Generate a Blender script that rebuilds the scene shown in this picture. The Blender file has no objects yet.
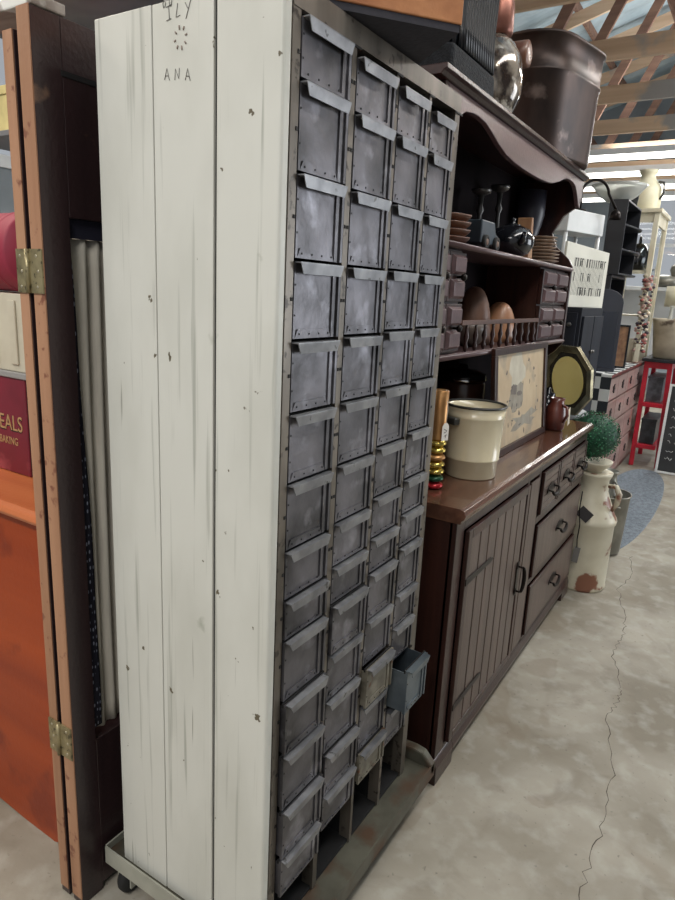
import bpy, bmesh, math, random
from mathutils import Vector, Matrix
R = random.Random(7)
S = bpy.context.scene
COL = S.collection
PI = math.pi

# ------------------------------------------------------------------ camera
yaw, pitch, roll = -.5543, .2406, .0497
F = 650.0
fwd = Vector((math.sin(yaw)*math.cos(pitch), math.cos(yaw)*math.cos(pitch), -math.sin(pitch)))
rt = Vector((math.cos(yaw), -math.sin(yaw), 0)); upv = rt.cross(fwd)
r2 = math.cos(roll)*rt + math.sin(roll)*upv
u2 = -math.sin(roll)*rt + math.cos(roll)*upv
cd = bpy.data.cameras.new('camera'); cam = bpy.data.objects.new('camera', cd); COL.objects.link(cam)
cam.matrix_world = Matrix(((r2.x, u2.x, -fwd.x, 0), (r2.y, u2.y, -fwd.y, 0), (r2.z, u2.z, -fwd.z, 1.5), (0, 0, 0, 1)))
cd.sensor_fit = 'HORIZONTAL'; cd.sensor_width = 36; cd.lens = F/675*36
cd.clip_start = .02; cd.clip_end = 100
S.camera = cam

# ------------------------------------------------------------------ world, lights, exposure
w = bpy.data.worlds.new('sky'); S.world = w; w.use_nodes = True
w.node_tree.nodes['Background'].inputs[0].default_value = (.95, .965, 1, 1)
w.node_tree.nodes['Background'].inputs[1].default_value = .42
def area(name, loc, size, power, color, rot=(0, 0, 0)):
    l = bpy.data.lights.new(name, 'AREA'); l.shape = 'RECTANGLE'; l.size, l.size_y = size
    l.energy = power; l.color = color
    o = bpy.data.objects.new(name, l); COL.objects.link(o); o.location = loc; o.rotation_euler = rot
    return o
# the ceiling fixtures: each tube pair throws light down; uplights are added to brighten the roof
area('tube_light_over_aisle', (.35, 2.0, 3.29), (.3, 2.4), 34, (1, .975, .93))
area('tube_light_down_aisle', (.35, 5.6, 3.29), (.3, 2.4), 62, (1, .985, .95))
area('tube_light_entrance', (-.5, -1.3, 3.29), (2.4, .3), 93, (1, .975, .935))
area('tube_light_left', (-2.9, .3, 3.29), (.3, 2.4), 54, (1, .90, .76))
area('tube_light_far', (-.6, 9.5, 3.05), (2.4, 1.2), 110, (1, .99, .96))
area('roof_fill_aisle', (.35, 4.0, 3.45), (.3, 4.8), 95, (.95, .98, 1), (PI, 0, 0))
area('roof_fill_far', (-.6, 8.8, 3.25), (2.4, 1.2), 60, (.95, .98, 1), (PI, 0, 0))
area('daylight_side_door', (4.56, 6.6, 1.75), (2.7, 3.4), 170, (.90, .95, 1), (0, PI/2, 0))
S.view_settings.view_transform = 'Standard'; S.view_settings.look = 'None'
S.view_settings.exposure = 0.0; S.view_settings.gamma = 1; S.view_settings.use_curve_mapping = False

# ------------------------------------------------------------------ materials
def lin(c):
    return tuple((v/255/12.92 if v/255 <= .04045 else ((v/255+.055)/1.055)**2.4) for v in c)+(1,)
MC = {}
def mat(name, c1, c2=None, rough=.6, metal=0, scale=(6, 6, 6), detail=5, lo=.35, hi=.65, bump=0, bscale=60,
        c3=None, s3=30, t3=.62, w3=.06, emit=0, spec=.5, coat=0):
    """noise mix of c1 and c2, optional spots of c3"""
    if name in MC: return MC[name]
    m = bpy.data.materials.new(name); m.use_nodes = True; nt = m.node_tree; N = nt.nodes; L = nt.links
    b = N['Principled BSDF']; b.inputs['Roughness'].default_value = rough; b.inputs['Metallic'].default_value = metal
    b.inputs['Specular IOR Level'].default_value = spec; b.inputs['Coat Weight'].default_value = coat
    tc = N.new('ShaderNodeTexCoord'); mp = N.new('ShaderNodeMapping'); mp.inputs['Scale'].default_value = scale
    L.new(tc.outputs['Object'], mp.inputs[0])
    no = N.new('ShaderNodeTexNoise'); no.inputs['Scale'].default_value = 1; no.inputs['Detail'].default_value = detail
    L.new(mp.outputs[0], no.inputs['Vector'])
    cr = N.new('ShaderNodeValToRGB'); cr.color_ramp.elements[0].position = lo; cr.color_ramp.elements[1].position = hi
    cr.color_ramp.elements[0].color = lin(c1); cr.color_ramp.elements[1].color = lin(c2 or c1)
    L.new(no.outputs['Fac'], cr.inputs[0]); out = cr.outputs[0]
    if c3:
        n3 = N.new('ShaderNodeTexNoise'); n3.inputs['Scale'].default_value = s3; n3.inputs['Detail'].default_value = 6
        L.new(tc.outputs['Object'], n3.inputs['Vector'])
        r3 = N.new('ShaderNodeValToRGB'); r3.color_ramp.elements[0].position = t3; r3.color_ramp.elements[1].position = t3+w3
        L.new(n3.outputs['Fac'], r3.inputs[0])
        mx = N.new('ShaderNodeMix'); mx.data_type = 'RGBA'; L.new(r3.outputs[0], mx.inputs[0]); L.new(out, mx.inputs[6])
        mx.inputs[7].default_value = lin(c3); out = mx.outputs[2]
    L.new(out, b.inputs['Base Color'])
    if bump:
        nb = N.new('ShaderNodeTexNoise'); nb.inputs['Scale'].default_value = bscale; nb.inputs['Detail'].default_value = 4
        L.new(tc.outputs['Object'], nb.inputs['Vector'])
        bp = N.new('ShaderNodeBump'); bp.inputs['Strength'].default_value = bump; bp.inputs['Distance'].default_value = .01
        L.new(nb.outputs['Fac'], bp.inputs['Height']); L.new(bp.outputs[0], b.inputs['Normal'])
    if emit:
        L.new(out, b.inputs['Emission Color']); b.inputs['Emission Strength'].default_value = emit
    MC[name] = m; return m
def glass(name, c, rough=.05, trans=1.0):
    m = bpy.data.materials.new(name); m.use_nodes = True; b = m.node_tree.nodes['Principled BSDF']
    b.inputs['Base Color'].default_value = lin(c); b.inputs['Roughness'].default_value = rough
    b.inputs['Transmission Weight'].default_value = trans; b.inputs['IOR'].default_value = 1.3
    return m
def vwood(name, c1, c2, rough=.45, axis=2, k=40, c3=None, coat=0, s3=20, t3=.6, spec=.5):
    s = [k, k, k]; s[axis] = k*.06
    return mat(name, c1, c2, rough, 0, tuple(s), 6, .3, .7, bump=.08, bscale=90, c3=c3, coat=coat, s3=s3, t3=t3, spec=spec)

def painted_white(name):
    m = bpy.data.materials.new(name); m.use_nodes = True; nt = m.node_tree; N = nt.nodes; L = nt.links
    b = N['Principled BSDF']; b.inputs['Roughness'].default_value = .38
    tc = N.new('ShaderNodeTexCoord')
    def layer(prev, scale, s, pos, wd, col, det=5, off=(0, 0, 0)):
        mp = N.new('ShaderNodeMapping'); mp.inputs['Scale'].default_value = scale; mp.inputs['Location'].default_value = off
        L.new(tc.outputs['Object'], mp.inputs[0])
        n = N.new('ShaderNodeTexNoise'); n.inputs['Scale'].default_value = s; n.inputs['Detail'].default_value = det
        L.new(mp.outputs[0], n.inputs['Vector'])
        r = N.new('ShaderNodeValToRGB'); r.color_ramp.elements[0].position = pos; r.color_ramp.elements[1].position = pos+wd
        L.new(n.outputs['Fac'], r.inputs[0])
        mx = N.new('ShaderNodeMix'); mx.data_type = 'RGBA'; L.new(r.outputs[0], mx.inputs[0])
        if isinstance(prev, tuple): mx.inputs[6].default_value = prev
        else: L.new(prev, mx.inputs[6])
        mx.inputs[7].default_value = lin(col); return mx.outputs[2]
    o = layer(lin((209, 209, 201)), (1, 1, .4), 6, .42, .3, (195, 195, 186))
    o = layer(o, (30, 30, .9), 2.2, .60, .12, (172, 173, 164), 3)                # faint vertical grain
    o = layer(o, (90, 90, 2.5), 1.1, .725, .05, (136, 134, 124), 2, (3, 0, 5))      # long scratches
    o = layer(o, (1, 1, .8), 34, .715, .015, (96, 88, 70), 4, (7, 1, 2))            # chips
    o = layer(o, (1, 1, 1), 9, .70, .05, (168, 170, 158), 8, (1, 5, 1))           # smudges
    L.new(o, b.inputs['Base Color'])
    n = N.new('ShaderNodeTexNoise'); n.inputs['Scale'].default_value = 7
    L.new(tc.outputs['Object'], n.inputs['Vector'])
    bp = N.new('ShaderNodeBump'); bp.inputs['Strength'].default_value = .25; bp.inputs['Distance'].default_value = .01
    L.new(n.outputs['Fac'], bp.inputs['Height']); L.new(bp.outputs[0], b.inputs['Normal'])
    return m

M_white = painted_white('chipped_white_paint')
M_steel = mat('drawer_steel', (116, 114, 119), (68, 67, 69), .36, .68, (9, 9, 9), 8, .35, .68, bump=.12, bscale=30, c3=(150, 149, 156), s3=16, t3=.56, w3=.2)
M_post = mat('post_steel', (126, 118, 108), (88, 82, 74), .33, .45, (14, 14, 3), 6, .35, .65, c3=(66, 60, 54), s3=40, t3=.6)
M_lip = mat('lip_steel', (152, 153, 156), (118, 119, 123), .38, .5, (20, 20, 20), 6, c3=(80, 80, 80), s3=45, t3=.64)
M_dark = mat('dark_gap_and_shade', (22, 21, 22), (14, 14, 15), .9)  # dark joints, plus shade painted into gaps and the cabinet inside
M_hole = mat('rivet_hole_black', (20, 18, 18), None, .7)
M_rust = mat('worn_label_steel', (130, 125, 112), (98, 92, 80), .6, .2, (14, 30, 30), 8, c3=(104, 62, 38), s3=30, t3=.64)
M_bluest = mat('bluish_steel', (120, 130, 136), (92, 102, 110), .4, .6, (12, 12, 12), 6)
M_dolly = mat('dolly_greenish_metal', (98, 96, 84), (70, 68, 58), .55, .3, (10, 10, 10), 7, c3=(84, 62, 46), s3=9, t3=.5, w3=.14)
M_dollyw = mat('dolly_pale_paint', (168, 168, 156), (146, 146, 134), .5, .1, (10, 10, 10), 6)
M_rubber = mat('caster_rubber', (30, 30, 30), None, .8)
M_hutch = vwood('dark_reddish_wood', (56, 30, 26), (32, 17, 16), .28, 1, 30, coat=.15)
M_hutchv = vwood('dark_reddish_wood_upright', (60, 32, 25), (32, 17, 15), .34, 2, 30, coat=.1)
M_face = vwood('glare_brown_wood_face', (97, 80, 73), (74, 60, 54), .38, 2, 26, coat=.1)  # glare on the dark wood painted into this lighter grey-brown
M_top = vwood('counter_wood', (104, 70, 54), (70, 45, 36), .22, 1, 26, coat=.45)
M_iron = mat('dark_bronze', (38, 32, 30), (26, 22, 21), .38, .8)
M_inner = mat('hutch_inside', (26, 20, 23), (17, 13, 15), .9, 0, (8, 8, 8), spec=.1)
M_floor = None

# ------------------------------------------------------------------ geometry helpers
class MB:
    def __init__(s): s.bm = bmesh.new(); s.mi = 0
    def _mark(s, f):
        for x in f: x.material_index = s.mi
    def box(s, x0, x1, y0, y1, z0, z1, mtx=None, taper=None):
        vs = []
        for z in (z0, z1):
            for x, y in ((x0, y0), (x1, y0), (x1, y1), (x0, y1)):
                p = Vector((x, y, z))
                if taper and z == z1:
                    cx, cy = (x0+x1)/2, (y0+y1)/2; p.x = cx+(x-cx)*taper; p.y = cy+(y-cy)*taper
                if mtx: p = mtx @ p
                vs.append(s.bm.verts.new(p))
        f = [(3, 2, 1, 0), (4, 5, 6, 7), (0, 1, 5, 4), (1, 2, 6, 5), (2, 3, 7, 6), (3, 0, 4, 7)]
        s._mark([s.bm.faces.new([vs[i] for i in q]) for q in f]); return s
    def hexa(s, p):       # 8 points: bottom 4 then top 4
        vs = [s.bm.verts.new(Vector(q)) for q in p]
        f = [(3, 2, 1, 0), (4, 5, 6, 7), (0, 1, 5, 4), (1, 2, 6, 5), (2, 3, 7, 6), (3, 0, 4, 7)]
        s._mark([s.bm.faces.new([vs[i] for i in q]) for q in f]); return s
    def prism(s, poly, a, b, axis=0):   # poly in the two other axes, extruded a..b along axis
        def P(u, v, t):
            return {0: Vector((t, u, v)), 1: Vector((u, t, v)), 2: Vector((u, v, t))}[axis]
        A = [s.bm.verts.new(P(u, v, a)) for u, v in poly]; B = [s.bm.verts.new(P(u, v, b)) for u, v in poly]
        n = len(poly); fs = [s.bm.faces.new(A[::-1]), s.bm.faces.new(B)]
        for i in range(n): fs.append(s.bm.faces.new((A[i], A[(i+1) % n], B[(i+1) % n], B[i])))
        s._mark(fs); return s
    def lathe(s, prof, c=(0, 0, 0), n=28, mtx=None, sx=1, sy=1, wob=0, wn=8, cap=True):
        rings = []
        for k, (r, z) in enumerate(prof):
            ring = []
            for i in range(n):
                a = 2*PI*i/n; rr = r*(1+wob*math.cos(a*wn))
                p = Vector((rr*math.cos(a)*sx, rr*math.sin(a)*sy, z))
                p = (mtx @ p) if mtx else p+Vector(c)
                ring.append(s.bm.verts.new(p))
            rings.append(ring)
        fs = []
        for k in range(len(rings)-1):
            for i in range(n):
                j = (i+1) % n; fs.append(s.bm.faces.new((rings[k][i], rings[k][j], rings[k+1][j], rings[k+1][i])))
        if cap:
            fs.append(s.bm.faces.new(rings[0][::-1])); fs.append(s.bm.faces.new(rings[-1]))
        for f in fs: f.smooth = True
        s._mark(fs); return s
    def tube(s, pts, r, n=8, rs=None):
        pts = [Vector(p) for p in pts]; rings = []; prev = None
        for i, p in enumerate(pts):
            t = (pts[min(i+1, len(pts)-1)]-pts[max(i-1, 0)]).normalized()
            up = prev if prev else (Vector((0, 0, 1)) if abs(t.z) < .9 else Vector((1, 0, 0)))
            a = (up-t*up.dot(t)).normalized(); b = t.cross(a); prev = a
            rr = rs[i] if rs else r
            rings.append([s.bm.verts.new(p+rr*(math.cos(2*PI*k/n)*a+math.sin(2*PI*k/n)*b)) for k in range(n)])
        fs = []
        for k in range(len(rings)-1):
            for i in range(n):
                j = (i+1) % n; fs.append(s.bm.faces.new((rings[k][i], rings[k][j], rings[k+1][j], rings[k+1][i])))
        for f in fs: f.smooth = True
        fs.append(s.bm.faces.new(rings[0][::-1])); fs.append(s.bm.faces.new(rings[-1]))
        s._mark(fs); return s
    def build(s, name, mats, parent=None, bevel=0, seg=2, off=None, solid=0):
        me = bpy.data.meshes.new(name)
        bmesh.ops.recalc_face_normals(s.bm, faces=s.bm.faces)
        if parent is not None and off is None:
            q = parent
            while q.parent: q = q.parent
            off = -q.location if not q.get('_local') else Vector((0, 0, 0))
        if off is not None: bmesh.ops.translate(s.bm, verts=s.bm.verts, vec=Vector(off))
        s.bm.to_mesh(me); s.bm.free()
        if not isinstance(mats, (list, tuple)): mats = [mats]
        for m in mats: me.materials.append(m)
        o = bpy.data.objects.new(name, me); COL.objects.link(o)
        if parent is not None: o.parent = parent
        if bevel:
            b = o.modifiers.new('bevel', 'BEVEL'); b.width = bevel; b.segments = seg; b.limit_method = 'ANGLE'; b.angle_limit = math.radians(40)
        if solid:
            b = o.modifiers.new('solid', 'SOLIDIFY'); b.thickness = solid
        return o
def thing(name, label, cat, loc, group=None, rz=0, local=False):
    o = bpy.data.objects.new(name, None); COL.objects.link(o); o.location = loc; o.rotation_euler = (0, 0, rz)
    o.empty_display_size = .05
    o['label'] = label; o['category'] = cat
    if group: o['group'] = group
    if local: o['_local'] = 1
    return o
def tag(o, label, cat, group=None):
    o['label'] = label; o['category'] = cat
    if group: o['group'] = group
    return o
def single(mb, name, m, label, cat, loc, group=None, bevel=0, rz=0, local=False):
    o = mb.build(name, m, None, bevel, off=None if local else tuple(-v for v in loc)); o.location = loc
    o.rotation_euler = (0, 0, rz)
    return tag(o, label, cat, group)
def struct(o): o['kind'] = 'structure'; return o
def part(o, label): o['label'] = label; return o
def text_mesh(body, size, mtx, m, name, parent, depth=.0006, font_x=1.0, bold=0):
    c = bpy.data.curves.new(name, 'FONT'); c.body = body; c.size = size; c.extrude = depth; c.offset = bold
    c.align_x = 'CENTER'; c.align_y = 'CENTER'
    t = bpy.data.objects.new(name, c); COL.objects.link(t)
    bpy.context.view_layer.update()
    me = bpy.data.meshes.new_from_object(t.evaluated_get(bpy.context.evaluated_depsgraph_get()))
    bpy.data.objects.remove(t)
    me.transform(Matrix.Diagonal((font_x, 1, 1, 1))); me.transform(mtx)
    if parent is not None: me.transform(Matrix.Translation(-parent.location))
    me.materials.append(m); o = bpy.data.objects.new(name, me); COL.objects.link(o); o.parent = parent
    return o
def facing(loc, n, up=(0, 0, 1)):    # matrix: text lies in plane with normal n
    n = Vector(n).normalized(); up = Vector(up); x = up.cross(n).normalized(); y = n.cross(x)
    return Matrix(((x.x, y.x, n.x, loc[0]), (x.y, y.y, n.y, loc[1]), (x.z, y.z, n.z, loc[2]), (0, 0, 0, 1)))

# ================================================================== SETTING
def floor_mat():
    m = bpy.data.materials.new('worn_concrete'); m.use_nodes = True; nt = m.node_tree; N = nt.nodes; L = nt.links
    b = N['Principled BSDF']; tc = N.new('ShaderNodeTexCoord')
    def noise(sc, det, dist=0):
        n = N.new('ShaderNodeTexNoise'); n.inputs['Scale'].default_value = sc; n.inputs['Detail'].default_value = det
        n.inputs['Distortion'].default_value = dist; L.new(tc.outputs['Object'], n.inputs['Vector']); return n.outputs['Fac']
    def ramp(f, a, b_, c1, c2):
        r = N.new('ShaderNodeValToRGB'); r.color_ramp.elements[0].position = a; r.color_ramp.elements[1].position = b_
        r.color_ramp.elements[0].color = c1; r.color_ramp.elements[1].color = c2; L.new(f, r.inputs[0]); return r.outputs[0]
    base = ramp(noise(2.2, 8, .4), .34, .66, lin((128, 120, 105)), lin((168, 162, 149)))
    def over(prev, f, col, amt):
        mx = N.new('ShaderNodeMix'); mx.data_type = 'RGBA'
        mu = N.new('ShaderNodeMath'); mu.operation = 'MULTIPLY'; mu.inputs[1].default_value = amt
        L.new(f, mu.inputs[0]); L.new(mu.outputs[0], mx.inputs[0]); L.new(prev, mx.inputs[6]); mx.inputs[7].default_value = lin(col); return mx.outputs[2]
    K, W = (0, 0, 0, 1), (1, 1, 1, 1)
    o = over(base, ramp(noise(5, 10, 1.2), .55, .68, K, W), (124, 116, 102), .55)
    o = over(o, ramp(noise(60, 4), .66, .72, K, W), (104, 98, 88), .6)
    o = over(o, ramp(noise(14, 8), .3, .5, W, K), (188, 186, 178), .35)
    o = over(o, ramp(noise(1.3, 3, 2), .60, .63, K, W), (120, 104, 84), .3)
    L.new(o, b.inputs['Base Color']); b.inputs['Roughness'].default_value = .62
    bp = N.new('ShaderNodeBump'); bp.inputs['Strength'].default_value = .15; bp.inputs['Distance'].default_value = .01
    L.new(noise(30, 6), bp.inputs['Height']); L.new(bp.outputs[0], b.inputs['Normal'])
    return m
fl = struct(MB().box(-4.6, 4.6, -2.5, 13.1, -.12, 0).build('floor', floor_mat()))
# the crack: a thin wandering dark line in the slab
cp = [(-.15, .9), (-.13, 1.25), (-.143, 1.532), (-.135, 1.773), (-.147, 2.061), (-.231, 2.383), (-.205, 2.52), (-.223, 2.62), (-.301, 2.899), (-.275, 3.05), (-.301, 3.24), (-.392, 3.585), (-.36, 3.8), (-.42, 4.2)]
mb = MB(); L1 = []
for i in range(len(cp)-1):
    n = 9
    for k in range(n):
        t = k/n; L1.append((cp[i][0]+(cp[i+1][0]-cp[i][0])*t+R.uniform(-.011, .011), cp[i][1]+(cp[i+1][1]-cp[i][1])*t))
prevv = None
for i, (x, y) in enumerate(L1):
    wd = R.uniform(.0006, .0016)
    a, b_ = mb.bm.verts.new((x-wd, y, .0006)), mb.bm.verts.new((x+wd, y, .0006))
    if prevv: mb.bm.faces.new((prevv[0], prevv[1], b_, a))
    prevv = (a, b_)
ck = mb.build('floor_crack', mat('crack_dark', (74, 66, 56), None, .9), fl, off=(0, 0, 0)); part(ck, 'thin dark crack')

M_wall = mat('pole_barn_wall', (150, 158, 164), (128, 136, 142), .6, 0, (2, 2, 2))
struct(MB().box(-4.62, -4.5, -2.5, 1.9, 0, 4.3).box(-4.62, -4.5, 3.6, 13, 0, 4.3).box(-4.62, -4.5, 1.9, 3.6, 0, 2.2).box(-4.62, -4.5, 1.9, 3.6, 3.5, 4.3).build('wall_left', M_wall))
struct(MB().box(4.5, 4.62, -2.5, 4.8, 0, 4.3).box(4.5, 4.62, 8.4, 13, 0, 4.3).box(4.5, 4.62, 4.8, 8.4, 3.2, 4.3).box(4.5, 4.62, 4.8, 8.4, 0, .3).build('wall_right', M_wall))
struct(MB().box(-4.5, -2.4, 13, 13.1, 0, 5.2).box(1.6, 4.5, 13, 13.1, 0, 5.2).box(-2.4, 1.6, 13, 13.1, 0, 1.3).box(-2.4, 1.6, 13, 13.1, 3.75, 5.2).build('wall_back', M_wall))
M_wf = mat('window_frame_white', (215, 218, 220), None, .5)
wn = struct(MB().box(-2.4, 1.6, 12.97, 13.05, 1.3, 1.38).box(-2.4, 1.6, 12.97, 13.05, 3.67, 3.75).box(-2.4, -2.32, 12.97, 13.05, 1.38, 3.67).box(1.52, 1.6, 12.97, 13.05, 1.38, 3.67).box(-.44, -.36, 12.97, 13.05, 1.38, 3.67).box(-2.32, 1.52, 12.98, 13.04, 2.5, 2.56).build('window_1', M_wf))
MB().box(-2.32, 1.52, 13.0, 13.008, 1.38, 3.67).build('window_pane', glass('window_glass', (245, 250, 255), 0), wn, off=(0, 0, 0))
wn = struct(MB().box(-4.6, -4.48, 1.9, 1.98, 2.2, 3.5).box(-4.6, -4.48, 3.52, 3.6, 2.2, 3.5).box(-4.6, -4.48, 1.98, 3.52, 2.2, 2.28).box(-4.6, -4.48, 1.98, 3.52, 3.42, 3.5).build('window_2', M_wf))
MB().box(-4.55, -4.542, 1.98, 3.52, 2.28, 3.42).build('window_pane', MC.get('g') or glass('window_glass_side', (245, 250, 255), 0), wn, off=(0, 0, 0))

# roof: white corrugated sheets over timber trusses
def roofz(x): return 5.35-.3*abs(x+1.0)
M_roof = mat('roof_sheet', (196, 212, 218), (168, 186, 194), .45, .1, (3, 3, 3), 4)
mb = MB(); n = 180
for side in (-1, 1):
    xa, xb = (-1.0, -4.62) if side < 0 else (-1.0, 4.62)
    pr_ = None
    for i in range(n+1):
        y = -2.5+15.6*i/n; h = .012 if (i % 4) < 2 else -.012
        a = mb.bm.verts.new((xa, y, roofz(xa)+h)); b_ = mb.bm.verts.new((xb, y, roofz(xb)+h))
        if pr_: mb.bm.faces.new((pr_[0], a, b_, pr_[1]))
        pr_ = (a, b_)
struct(mb.build('ceiling', M_roof))
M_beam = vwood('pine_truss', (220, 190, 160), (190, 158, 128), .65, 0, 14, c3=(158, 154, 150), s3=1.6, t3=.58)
M_beamd = vwood('pine_truss_painted_shade', (152, 118, 98), (112, 82, 70), .7, 0, 14)  # darker copy of the truss pine, shade painted into the colour
def bar(mb, p, q, wx, hz):   # timber with rectangular section between p and q in a plane y=const
    p, q = Vector(p), Vector(q); d = (q-p).normalized(); nrm = Vector((-d.z, 0, d.x)); y = Vector((0, 1, 0))
    pts = []
    for base in (p, q):
        pts.append([base-nrm*hz/2-y*wx/2, base-nrm*hz/2+y*wx/2, base+nrm*hz/2+y*wx/2, base+nrm*hz/2-y*wx/2])
    mb.hexa(pts[0]+pts[1])
ti = 0
for ty in (1.05, 2.14, 3.25, 4.33, 5.42, 6.51, 7.64, 8.75, 9.85, 10.95, 12.05):
    ti += 1
    mb = MB(); mb.box(-4.5, 4.5, ty-.02, ty+.02, 3.2, 3.34)
    for s_ in (-1, 1):
        bar(mb, (-1, ty, roofz(-1)-.2), ((-4.5 if s_ < 0 else 4.5), ty, roofz(4.5 if s_ > 0 else -4.5)-.2+.02), .04, .14)
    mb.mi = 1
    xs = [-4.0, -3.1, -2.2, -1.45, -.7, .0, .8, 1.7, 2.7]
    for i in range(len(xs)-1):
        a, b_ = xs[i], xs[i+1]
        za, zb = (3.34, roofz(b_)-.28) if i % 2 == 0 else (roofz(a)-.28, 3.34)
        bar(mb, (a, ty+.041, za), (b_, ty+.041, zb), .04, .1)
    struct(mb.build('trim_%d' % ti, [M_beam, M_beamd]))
mb = MB()
for i in range(-4, 6):
    x = i*.95-.5
    if abs(x) > 4.4: continue
    mb.box(x-.02, x+.02, -2.5, 13, roofz(x)-.12, roofz(x)-.02)
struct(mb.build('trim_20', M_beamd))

# fluorescent fixtures
M_tube = mat('lit_tube', (255, 252, 244), None, .4, emit=7)
M_fix = mat('fixture_white', (225, 226, 226), None, .4)
def fixture(x, y, z, ln, rz, label, group=None):
    t = thing('fluorescent_fixture', label, 'ceiling light', (x, y, z), group, rz, local=True)
    MB().prism([(-.09, 0), (.09, 0), (.05, .07), (-.05, .07)], -ln/2, ln/2, 1).build('housing', M_fix, t)
    for s_ in (-1, 1):
        MB().tube([(s_*.045, -ln/2+.03, -.025), (s_*.045, ln/2-.03, -.025)], .017, 10).build('tube', M_tube, t)
    MB().box(-.08, .08, -ln/2, -ln/2+.025, -.045, 0).box(-.08, .08, ln/2-.025, ln/2, -.045, 0).build('end_cap', M_fix, t)
    for s_ in (-1, 1): MB().tube([(0, s_*ln*.4, .07), (0, s_*ln*.4, .16 if z > 3.2 else .1)], .004, 6).build('hanger', M_iron, t)
    return t
for i, yy in enumerate((8.2, 8.75+.5, 9.85+.45, 10.95+.4)):
    fixture(-1.5, yy, 3.1, 2.4, PI/2, 'long lit double-tube fixture under the far trusses', 'lit fixtures across the far aisle')
fixture(.35, 2.0, 3.34, 2.4, 0, 'double-tube fixture above the aisle floor nearest the drawer cabinet')
fixture(.35, 5.6, 3.34, 2.4, 0, 'double-tube fixture further along above the aisle')

# ================================================================== DRAWER CABINET
XC = -.66; Y0, Y1 = .86, 1.53; XB = -1.087; ZB, ZT = .128, 1.94
cab = thing('drawer_cabinet', 'tall white-sided steel cabinet with four columns of small grey drawers', 'cabinet', (-.87, 1.19, ZB))
# white side toward the camera: worn boards at the back and a sheet-metal panel at the front
mb = MB(); mb.box(XB, -.942, Y0, Y0+.02, ZB, ZT+.0075).box(-.9405, -.802, Y0+.001, Y0+.02, ZB, ZT+.0075)
part(mb.build('side_board', M_white, cab, .0015), 'white painted boards with pencil scribbles')
mb = MB(); mb.box(-.795, XC, Y0-.002, Y0+.02, ZB, ZT+.0075)
part(mb.build('side_panel', M_white, cab, .006, 3), 'smooth white sheet-metal panel')
MB().box(-.801, -.796, Y0+.006, Y0+.02, ZB, ZT).build('seam', M_dark, cab)
# shell: back, far side, top, floor, inner dividers
mb = MB(); mb.box(XB, XB+.012, Y0+.02, Y1, ZB, ZT).box(XB+.012, XC-.02, Y1-.012, Y1, ZB, ZT).box(XB, XC-.004, Y0+.02, Y1, ZT, ZT+.008)
mb.build('shell', M_post, cab)
MB().box(XB+.012, XC-.005, Y0+.02, Y1-.012, ZB, ZB+.008).build('bottom', M_dark, cab)  # near-black colour stands in for the shade inside the cabinet
cols = [(.902, 1.047), (1.068, 1.213), (1.228, 1.362), (1.378, 1.500)]
rows = [1.895, 1.808, 1.678, 1.547, 1.417, 1.290, 1.161, 1.033, .937, .855, .735, .612, .490, .365, .262]
rowz = [[1.906,1.816,1.681,1.546,1.413,1.286,1.158]+[1.028, .929, .846, .713, .592, .462, .342, .244],
        [1.897,1.806,1.678,1.545,1.416,1.288,1.160]+[1.036, .939, .852, .734, .617, .484, .373, .276],
        [1.893,1.803,1.676,1.547,1.422,1.299,1.169]+[1.051, .953, .867, .746, .624, .513, .385, .293],
        [1.883,1.799,1.673,1.546,1.425,1.303,1.179]+[1.061, .970, .882, .755, .659, .557, .415, .303]]
def rz_(c, r): return rowz[c][r]
mb = MB()
posts = [(Y0+.02, cols[0][0]-.002), (cols[0][1]+.002, cols[1][0]-.002), (cols[1][1]+.002, cols[2][0]-.002), (cols[2][1]+.002, cols[3][0]-.002), (cols[3][1]+.002, Y1)]
for a, b_ in posts: mb.box(XC-.03, XC, a, b_, ZB, ZT-.03)
mb.box(XC-.03, XC+.0015, Y0+.02, Y1, ZT-.03, ZT+.006)       # top rail
mb.mi = 1
for a, b_ in posts[1:]:
    mb.box(XC+.0012, XC+.0022, a, b_+.012, ZT-.034, ZT-.030)
    mb.box(XC+.0002, XC+.0012, a-.0015, a+.0005, ZT-.10, ZT-.034)
# punched holes in the posts
for r in range(13):
    zz = (rows[r]+rows[r+1])/2
    for i, (a, b_) in enumerate(posts):
        ys = [b_-.004] if i == 0 else ([a+.004] if i == 4 else [a+.004, b_-.004])
        for y in ys: mb.box(XC, XC+.0015, y-.0025, y+.0025, zz-.003, zz+.003)
mb.build('face_frame', [M_post, M_hole], cab, 0)
mb = MB()
for a, b_ in posts[1:-1]: mb.box(XB+.02, XC-.03, (a+b_)/2-.002, (a+b_)/2+.002, ZB+.01, ZT-.04)
mb.build('divider', M_dark, cab)
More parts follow.
